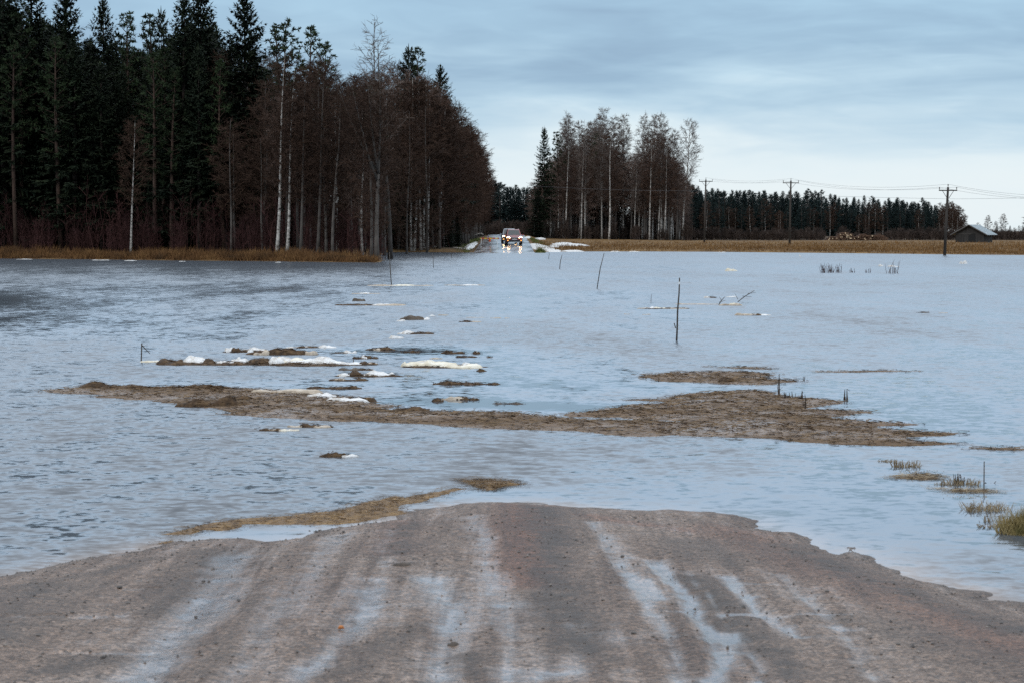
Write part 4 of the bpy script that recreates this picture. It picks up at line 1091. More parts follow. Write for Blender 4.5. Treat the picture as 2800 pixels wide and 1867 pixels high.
# ------------------------------------------------------------------ barn
MT['barnwall'] = noisy('weathered_boards', [(0.3, (0.0217, 0.0205, 0.0198)), (0.55, (0.0465, 0.0434, 0.0409)), (0.8, (0.0806, 0.0756, 0.0713))], 3.0, 5, 0.9, (6, 6, 0.25), spec=0.15)
MT['metalroof'] = noisy('grey_metal_roof', [(0.3, (0.24, 0.29, 0.31)), (0.7, (0.33, 0.38, 0.40))], 1.2, 4, 0.5, (4, 1, 1), spec=0.5)
MT['darkroof'] = flat_mat('dark_roof_edge', (0.06, 0.055, 0.05), 0.8)
MT['inside_shade'] = flat_mat('painted_inside_shade', (0.012, 0.012, 0.012), 0.95)  # near-black colour stands in for the unlit inside of the barn
def barn():
    y = 330.0; yaw = math.radians(-27)
    x = X(2650, y); z = float(land_z(np.array([x]), np.array([y]))[0]) - 0.15
    r = tag(empty('barn', (x, y, z), yaw), 'small grey wooden barn with a pale metal roof at the edge of the field', 'barn')
    w, L, he, hr = 4.1, 4.6, 1.5, 2.6
    def wallpoly(pts, t, name, dirv):
        m = MB(); n = len(pts)
        m.v += [V3(*p) for p in pts] + [V3(*p) + V3(*dirv) * t for p in pts]
        m.f += [tuple(range(n)), tuple(range(2 * n - 1, n - 1, -1))] + [((i + 1) % n, i, n + i, n + (i + 1) % n) for i in range(n)]
        m.m += [0] * (n + 2)
        return m.obj(name, MT['barnwall'], r)
    wallpoly([(-w / 2, 0, 0), (w / 2, 0, 0), (w / 2, 0, he), (0, 0, hr), (-w / 2, 0, he)], 0.12, 'gable_wall', (0, 1, 0))
    wallpoly([(-w / 2, L, 0), (w / 2, L, 0), (w / 2, L, he), (0, L, hr), (-w / 2, L, he)], 0.12, 'gable_wall', (0, -1, 0))
    for s in (-1, 1):
        wallpoly([(s * w / 2, 0.13, 0), (s * w / 2, L - 0.13, 0), (s * w / 2, L - 0.13, he - 0.02), (s * w / 2, 0.13, he - 0.02)], 0.12, 'side_wall', (-s, 0, 0))
        ov = 0.62
        dx, dz = w / 2 + ov, (hr - he) * (w / 2 + ov) / (w / 2)
        m = MB()
        A = [V3(0, -0.45, hr + 0.06), V3(s * dx, -0.45, hr - dz + 0.06), V3(s * dx, L + 0.4, hr - dz + 0.06), V3(0, L + 0.4, hr + 0.06)]
        m.v += A + [p + V3(0, 0, 0.06) for p in A]
        m.f += [(0, 1, 2, 3), (7, 6, 5, 4), (1, 0, 4, 5), (2, 1, 5, 6), (3, 2, 6, 7), (0, 3, 7, 4)]; m.m += [0] * 6
        roof = m.obj('roof_sheet', MT['metalroof'], r)
        m = MB()
        for k in range(9):
            yy = -0.42 + (L + 0.8) * k / 8
            m.tube([V3(0, yy, hr + 0.135), V3(s * dx, yy, hr - dz + 0.135)], 0.022, 4)
        m.obj('roof_seams', MT['metalroof'], roof)['kind'] = 'stuff'
        m = MB(); m.tube([V3(0, -0.53, hr + 0.06), V3(s * dx, -0.53, hr - dz + 0.06)], 0.10, 4); m.obj('bargeboard', MT['darkroof'], r)
    m = MB(); m.box((0.35, -0.012, 0.75), (1.0, 0.02, 1.4)); m.obj('doorway_shade', MT['inside_shade'], r)  # dark sheet on the solid gable paints the shade inside a doorway
    m = MB(); m.box((-0.85, -0.03, 1.40), (2.3, 0.05, 0.10)); m.obj('wall_beam', MT['darkroof'], r)
    m = MB(); m.box((w / 2 + 0.012, 0.75, 0.72), (0.02, 0.9, 1.35)); m.obj('side_opening_shade', MT['inside_shade'], r)  # dark sheet on the solid side wall paints an opening's shade
    for i in range(9):
        m = MB(); m.box((-w / 2 + 0.12 + i * 0.20, -0.016, 0.66), (0.18, 0.03 - 0.008 * (i % 2), 1.25 + 0.05 * (i % 3))); m.obj('plank', MT['barnwall'], r)
barn()

# ------------------------------------------------------------------ timber piles on the field
MT['logend'] = noisy('fresh_cut_wood', [(0.3, (0.40, 0.27, 0.16)), (0.6, (0.58, 0.44, 0.29)), (0.8, (0.68, 0.56, 0.40))], 6, 4, 0.85, spec=0.2)
MT['logbark'] = noisy('log_bark', [(0.3, (0.05, 0.03, 0.022)), (0.6, (0.12, 0.07, 0.045)), (0.8, (0.20, 0.12, 0.075))], 5, 4, 0.9, spec=0.15)
def timber_pile(u0, u1, vtop, y, shape, label, seed, pale):
    R = random.Random(seed)
    xc = X((u0 + u1) / 2, y); W = X(u1, y) - X(u0, y)
    z = float(land_z(np.array([xc]), np.array([y]))[0])
    H = Z(vtop, y) - z
    r = tag(empty('timber_pile', (xc, y, z)), label, 'timber pile', 'timber piles on the field')
    bodies, ends = MB(), MB()
    rad = 0.13
    row = 0; zz = rad
    while zz < H:
        x = -W / 2 + (rad if row % 2 else 0)
        while x < W / 2:
            top = H * np.interp((x + W / 2) / W, [p[0] for p in shape], [p[1] for p in shape])
            if zz < top + R.uniform(-0.1, 0.1):
                rr = rad * R.uniform(0.75, 1.1); j = R.uniform(-0.25, 0.25)
                px, pz = x + R.uniform(-0.03, 0.03), zz + R.uniform(-0.03, 0.03)
                bodies.tube([V3(px, -1.6 + j, pz), V3(px, 2.6 + j, pz + R.uniform(-0.03, 0.03))], rr, 7)
                ca = [V3(px + math.cos(a) * rr * 0.93, -1.604 + j, pz + math.sin(a) * rr * 0.93) for a in [6.283 * k / 7 for k in range(7)]]
                n = len(ends.v); ends.v += ca; ends.f.append(tuple(n + k for k in range(7))); ends.m.append(0 if R.random() < pale else 1)
            x += rad * 1.95
        zz += rad * 1.72; row += 1
    bodies.obj('logs', MT['logbark'], r, True)['kind'] = 'stuff'
    ends.obj('log_ends', [MT['logend'], MT['logbark']], r)['kind'] = 'stuff'
timber_pile(2262, 2334, 637, 400, [(0, .25), (.12, .5), (.35, .45), (.5, .95), (.75, .95), (.92, .75), (1, .3)], 'timber pile with bright cream log ends heaped to a hump', 3, 0.38)
timber_pile(2338, 2424, 641, 402, [(0, .6), (.15, .95), (.5, .85), (.75, 1), (.93, .75), (1, .3)], 'browner timber pile with a few pale log ends, next to the scrub', 4, 0.10)

# ------------------------------------------------------------------ cars
MT['carred'] = flat_mat('dark_red_paint', (0.26, 0.035, 0.038), 0.28, 0.0, 0.5, coat=0.6)
MT['cargrey'] = flat_mat('grey_silver_paint', (0.26, 0.28, 0.30), 0.3, 0.4, 0.5, coat=0.5)
MT['glass'] = flat_mat('car_glass', (0.05, 0.06, 0.06), 0.06, 0.0, 0.6)
MT['plastic'] = flat_mat('black_plastic', (0.022, 0.022, 0.024), 0.6)
MT['chrome'] = flat_mat('chrome_trim', (0.62, 0.62, 0.62), 0.22, 0.9)
MT['plate'] = flat_mat('white_plate', (0.70, 0.70, 0.68), 0.5)
MT['tyre'] = flat_mat('tyre_rubber', (0.018, 0.018, 0.018), 0.8)
MT['rim'] = flat_mat('alloy_rim', (0.40, 0.40, 0.41), 0.35, 0.8)
MT['lamp'] = flat_mat('lit_headlight', (0.9, 0.85, 0.7), 0.3, emit=(1.0, 0.62, 0.27), es=55.0)
MT['amber'] = flat_mat('lit_amber_lamp', (0.7, 0.30, 0.06), 0.3, emit=(1.0, 0.45, 0.08), es=2.0)

def loft(m, rings, close=True):
    b = len(m.v); k = len(rings[0])
    for r in rings: m.v += r
    for i in range(len(rings) - 1):
        for j in range(k):
            q = (b + i * k + j, b + i * k + (j + 1) % k, b + (i + 1) * k + (j + 1) % k, b + (i + 1) * k + j)
            m.f.append(q); m.m.append(0)
    m.f.append(tuple(b + j for j in reversed(range(k)))); m.m.append(0)
    m.f.append(tuple(b + (len(rings) - 1) * k + j for j in range(k))); m.m.append(0)

def car(loc, rz, paint, label, rails=True):
    """front looks towards -Y"""
    r = tag(empty('car', loc, rz), label, 'car', None)
    m = MB()
    def ring(y, hw, zb, zs, zt):
        return [V3(x, y, z) for x, z in ((-hw * .80, zb), (hw * .80, zb), (hw * .97, zb + .12), (hw, zs - .12), (hw * .97, zs), (hw * .80, zt), (0, zt + .03), (-hw * .80, zt), (-hw * .97, zs), (-hw, zs - .12), (-hw * .97, zb + .12))]
    loft(m, [ring(-2.20, .66, .50, .66, .74), ring(-2.14, .80, .36, .78, .84), ring(-1.95, .88, .30, .86, .93), ring(-1.2, .905, .27, .96, 1.05), ring(-.9, .91, .27, .98, 1.08), ring(.6, .91, .27, 1.0, 1.06), ring(1.7, .90, .29, 1.02, 1.06), ring(2.1, .86, .36, 1.02, 1.06), ring(2.2, .78, .5, .98, 1.02)])
    body = m.obj('body', paint, r, False)
    m = MB()
    def cr(y, hw, z): return [V3(-hw, y, z), V3(hw, y, z)]
    A = [V3(-.80, -.98, 1.05), V3(.80, -.98, 1.05), V3(.82, 2.12, 1.05), V3(-.82, 2.12, 1.05)]
    B = [V3(-.64, -.12, 1.66), V3(.64, -.12, 1.66), V3(.63, 1.85, 1.66), V3(-.63, 1.85, 1.66)]
    C = [V3(-.55, .05, 1.71), V3(.55, .05, 1.71), V3(.54, 1.7, 1.71), V3(-.54, 1.7, 1.71)]
    loft(m, [A, B, C])
    m.obj('roof', paint, r)
    def pane(q, n, inset, name, mat):
        c = sum(q, V3(0, 0, 0)) / 4
        q2 = [c + (p - c) * inset + n * 0.006 for p in q]
        mm = MB(); mm.v += q2 + [p - n * 0.004 for p in q2]
        mm.f += [(0, 1, 2, 3), (7, 6, 5, 4), (1, 0, 4, 5), (2, 1, 5, 6), (3, 2, 6, 7), (0, 3, 7, 4)]; mm.m += [0] * 6
        return mm.obj(name, mat, r)
    pane([A[0], A[1], B[1], B[0]], V3(0, -.58, .82), .88, 'windscreen', MT['glass'])
    pane([A[1], A[2], B[2], B[1]], V3(.97, 0, .25), .86, 'side_window', MT['glass'])
    pane([A[3], A[0], B[0], B[3]], V3(-.97, 0, .25), .86, 'side_window', MT['glass'])
    pane([A[2], A[3], B[3], B[2]], V3(0, .9, .4), .84, 'rear_window', MT['glass'])
    m = MB(); m.box((0, -2.17, .46), (1.30, .10, .20)); m.obj('air_intake', MT['plastic'], r)
    m = MB(); m.box((0, -2.17, .74), (.72, .07, .13)); g = m.obj('grille', MT['plastic'], r)
    m = MB(); m.box((0, -2.215, .805), (.78, .03, .035)); m.obj('chrome_bar', MT['chrome'], g)
    m = MB(); m.tube([V3(.03 * math.cos(a), -2.225, .80 + .03 * math.sin(a)) for a in [0, 1.57, 3.14, 4.71, 6.28]], .014, 5); m.obj('badge', MT['chrome'], g)
    m = MB(); m.box((0, -2.225, .62), (.52, .015, .11)); m.obj('number_plate', MT['plate'], r)
    m = MB(); m.box((0, -2.19, .315), (1.25, .12, .06)); m.obj('skid_plate', MT['chrome'], r)
    for s in (-1, 1):
        m = MB()
        ringl = [V3(s * (.62 + .20 * math.cos(a)), -2.12 + .10 * max(0, math.cos(a)), .76 + .115 * math.sin(a) + .05 * math.cos(a)) for a in [6.283 * k / 12 for k in range(12)]]
        n = len(m.v); m.v += [p + V3(0, -.06, 0) for p in ringl] + [p + V3(0, .12, 0) for p in ringl]
        m.f.append(tuple(range(12)) if s < 0 else tuple(reversed(range(12)))); m.m.append(0)
        for k in range(12):
            m.f.append((k, (k + 1) % 12, 12 + (k + 1) % 12, 12 + k)); m.m.append(0)
        m.obj('headlight', MT['lamp'], r)
        m = MB(); m.box((s * .68, -2.15, .50), (.20, .06, .09)); m.obj('fog_lamp', MT['amber'], r)
        m = MB(); m.box((s * .985, -.78, 1.10), (.20, .13, .14)); mi = m.obj('mirror', paint, r)
        m = MB(); m.box((s * .90, -.76, 1.06), (.10, .05, .05)); m.obj('mirror_arm', MT['plastic'], mi)
        if rails:
            m = MB(); m.tube([V3(s * .58, .1, 1.70), V3(s * .58, .2, 1.765), V3(s * .57, 1.5, 1.765), V3(s * .57, 1.6, 1.70)], .02, 5); m.obj('roof_rail', MT['chrome'], r)
        for y in (-1.32, 1.32):
            m = MB(); m.tube([V3(s * .68, y, .34), V3(s * .70, y, .34), V3(s * .88, y, .34), V3(s * .905, y, .34)], [.30, .34, .34, .31], 18); t = m.obj('wheel', MT['tyre'], r)
            m = MB(); m.tube([V3(s * .90, y, .34), V3(s * .915, y, .34)], [.21, .19], 12); m.obj('rim', MT['rim'], t)
    return r
yc = 255.0
xc = X(1404, yc)
car((xc, yc, float(road_z(yc)) + 0.05), math.radians(3), MT['carred'], 'dark red car with lit headlights driving out of the wet road')
yc2 = 266.5
car((X(1392.5, yc2), yc2, float(road_z(yc2)) + 0.05), math.radians(2), MT['cargrey'], 'second car half hidden close behind the dark red car', rails=False)

# ------------------------------------------------------------------ barrier across half the far road
def stripes(name, c1, c2, n, L):
    m, nt, b = mat_new(name)
    tc = nd(nt, 'ShaderNodeTexCoord').outputs['Object']
    x = nd(nt, 'ShaderNodeSeparateXYZ', {0: tc}).outputs[0]
    f = maths(nt, 'FRACT', maths(nt, 'MULTIPLY', maths(nt, 'ADD', x, L), n / L / 2))
    nt.links.new(mixc(nt, maths(nt, 'GREATER_THAN', f, 0.5), c1, c2), b.inputs['Base Color'])
    b.inputs['Roughness'].default_value = 0.5
    return m
MT['whitepaint'] = flat_mat('white_paint', (0.78, 0.78, 0.76), 0.5)
MT['orange'] = flat_mat('orange_lantern', (0.75, 0.12, 0.03), 0.4)
MT['yellow'] = flat_mat('yellow_paint', (0.80, 0.52, 0.03), 0.5)
def barrier():
    y = 252.0
    x0, x1 = X(1313, y), X(1365, y); zt = Z(652.5, y)
    xm = (x0 + x1) / 2; z0 = float(road_z(y)) + 0.04
    r = tag(empty('road_barrier', (xm, y, z0)), 'red and yellow striped barrier rail on white legs across half the far road', 'barrier')
    m = MB(); m.box((0, 0, zt - z0), (x1 - x0, 0.05, 0.13)); m.obj('rail', stripes('striped_rail', (0.72, 0.07, 0.04), (0.85, 0.58, 0.03), 7, x1 - x0), r)
    for u, ub in ((1317, 1314.5), (1357.5, 1360.5)):
        for dy in (-0.25, 0.25):
            m = MB(); m.tube([V3(X(u, y) - xm, 0.04 * (1 if dy > 0 else -1), zt - z0 - 0.02), V3(X(ub, y) - xm, dy, 0.0)], 0.03, 5); m.obj('leg', MT['whitepaint'], r)
    m = MB(); m.tube([V3(0.0, -0.06, zt - z0 - 0.05), V3(0, -0.06, zt - z0 - 0.12), V3(0, -0.06, zt - z0 - 0.32), V3(0, -0.06, zt - z0 - 0.40)], [0.05, 0.12, 0.13, 0.05], 8); l = m.obj('warning_lantern', MT['orange'], r)
    m = MB(); m.tube([V3(0.0, -0.06, zt - z0 + 0.10), V3(0, -0.06, zt - z0 - 0.05)], [0.04, 0.09], 8); m.obj('lantern_cap', MT['yellow'], l)
barrier()

# ------------------------------------------------------------------ mounds: snow, ice and debris
def mound(L, D, H, seed, p=2.5, rough=0.35, na=34, nr=6, edge=0.25, M=1.0, sink=0.03):
    """a low lump: polar grid, ragged outline, noisy top; long axis along x"""
    th = np.linspace(0, 2 * np.pi, na, endpoint=False)
    rr = np.linspace(0, 1, nr + 1)[1:]
    o = seed * 3.17
    out = 1 + edge * 2 * (fbm(np.cos(th) * 1.7 + o, np.sin(th) * 1.7 + o, seed, 3) - 0.5) + edge * 0.7 * (vnoise(np.cos(th) * 6 + o, np.sin(th) * 6, seed + 5) - 0.5)
    ex = 1.0
    cx, sx = np.sign(np.cos(th)) * np.abs(np.cos(th)) ** ex, np.sign(np.sin(th)) * np.abs(np.sin(th)) ** ex
    V = [[0, 0, 0]]
    for r in rr:
        for k in range(na):
            V.append([L / 2 * r * out[k] * cx[k], D / 2 * r * out[k] * sx[k], r])
    V = np.array(V, float)
    r = V[:, 2].copy(); r[0] = 0
    f = 2.2 / max(D, 0.05)
    n1 = fbm(V[:, 0] * f * 0.5 + o, V[:, 1] * f + o, seed + 9, 3); n2 = vnoise(V[:, 0] * f * 2.2 + o, V[:, 1] * f * 2.2, seed + 11)
    n3 = fbm(V[:, 0] * 3.6 / max(L, 0.05) + o * 2, V[:, 1] * 0 + seed, seed + 21, 3)
    z = (1 - r ** p) * np.maximum(0.12, (1 - rough) + rough * 1.8 * (n1 - 0.15) + rough * 1.3 * (n2 - 0.5)) * np.clip(0.30 + 1.6 * (n3 - 0.18), 0.3, 1.1) * H
    z[-na:] = -sink
    V[:, 2] = z
    Fc = [[0, 1 + k, 1 + (k + 1) % na] for k in range(na)]
    for i in range(nr - 1):
        for k in range(na):
            a, b = 1 + i * na + k, 1 + i * na + (k + 1) % na
            Fc.append([a, a + na, b + na, b])
    return V, Fc

def straws(V, n, seed, lo, hi, w, up=0.5, jit=0.01):
    """loose stalks lying on and sticking out of a mound"""
    R = np.random.default_rng(seed)
    i = R.integers(0, len(V), n)
    p = V[i] + R.normal(0, 0.01, (n, 3))
    p[:, :2] += R.uniform(-jit, jit, (n, 2))
    a = R.uniform(0, 2 * np.pi, n); e = np.abs(R.normal(0, up, n)); l = R.uniform(lo, hi, n)
    d = np.stack([np.cos(a) * np.cos(e), np.sin(a) * np.cos(e) * 0.6, np.sin(e)], -1) * l[:, None]
    s = np.stack([-np.sin(a) * 0.7, np.cos(a), np.full(n, 0.7)], -1) * (w / 2)
    q = np.stack([p - d / 2 - s, p - d / 2 + s, p + d / 2], 1)
    q[:, :, 2] = np.maximum(q[:, :, 2], 0.004)
    return q.reshape(-1, 3), np.arange(n * 3).reshape(-1, 3).tolist()

SEG = {'w': ('snow', 'snow', 3.6, 0.4), 'c': ('ice', 'cream', 6, 0.35), 'i': ('thin_ice', 'beige', 8, 0.3), 'b': ('reed_debris', 'debris', 3.2, 0.55), 'g': ('plank', 'greyboard', 6, 0.3)}
FS = [300]
def seg_mesh(k, L, D, H):
    FS[0] += 1
    name, mt, p, rough = SEG[k]
    V, Fc = mound(L, D, H, FS[0], p, rough, na=40 if L > 0.8 else 26, nr=6, edge=0.42 if k != 'c' else 0.3)
    if k == 'b':
        n = int(np.clip(L * 130, 24, 420))
        V2, F2 = straws(V, n, FS[0], 0.05 + 0.03 * L, 0.12 + 0.10 * min(L, 2.0), 0.010 + 0.003 * min(L, 2.0), 0.22)
        Fc = Fc + (np.array(F2) + len(V)).tolist()
        V = np.vstack([V, V2])
    me = bpy.data.meshes.new(name)
    me.from_pydata(V.tolist(), [], Fc)
    me.materials.append(MT[mt])
    me.polygons.foreach_set('use_smooth', [False] * len(me.polygons)); me.update()
    return name, me

def floe(u0, u1, v, h, segs, label, cat='ice floe', group=None, depth=0.3, rz=0.0):
    """u0..u1: extent in the photo, v: its waterline, h: height in photo pixels; segs: (from, to, kind, height, back-shift)"""
    p0, p1 = P(u0, v), P(u1, v)
    y = p0.y; L = p1.x - p0.x; H = 0.72 * h / F * y; ctr = (p0 + p1) / 2
    D = float(np.clip(L * depth, 0.10, 1.6))
    nm = {'ice floe': 'ice_floe', 'reed debris': 'floating_debris', 'ice chunk': 'ice_chunk', 'driftwood': 'driftwood'}[cat]
    if len(segs) == 1:
        name, me = seg_mesh(segs[0][2], L, D, H * segs[0][3])
        o = link(bpy.data.objects.new(nm, me)); o.location = (ctr.x, y + D * 0.35, 0); o.rotation_euler = (0, 0, rz)
        return tag(o, label, cat, group)
    r = tag(empty(nm, (ctr.x, y + D * 0.35, 0), rz), label, cat, group)
    if L > 0.5 and len(segs) > 3: segs = [(0.02, 0.98, 'b', 0.35, -0.1)] + list(segs)
    for s in segs:
        a, b, k, hr = s[:4]; sh = s[4] if len(s) > 4 else 0.0
        l = (b - a) * L * 1.18
        name, me = seg_mesh(k, l, min(D, max(0.14, l * 1.1)) * (0.85 if k == 'w' else 1.0), H * hr)
        o = link(bpy.data.objects.new(name, me), r)
        o.location = (((a + b) / 2 - 0.5) * L, sh * D + FR.uniform(-0.1, 0.1) * D, 0.0)
    return r

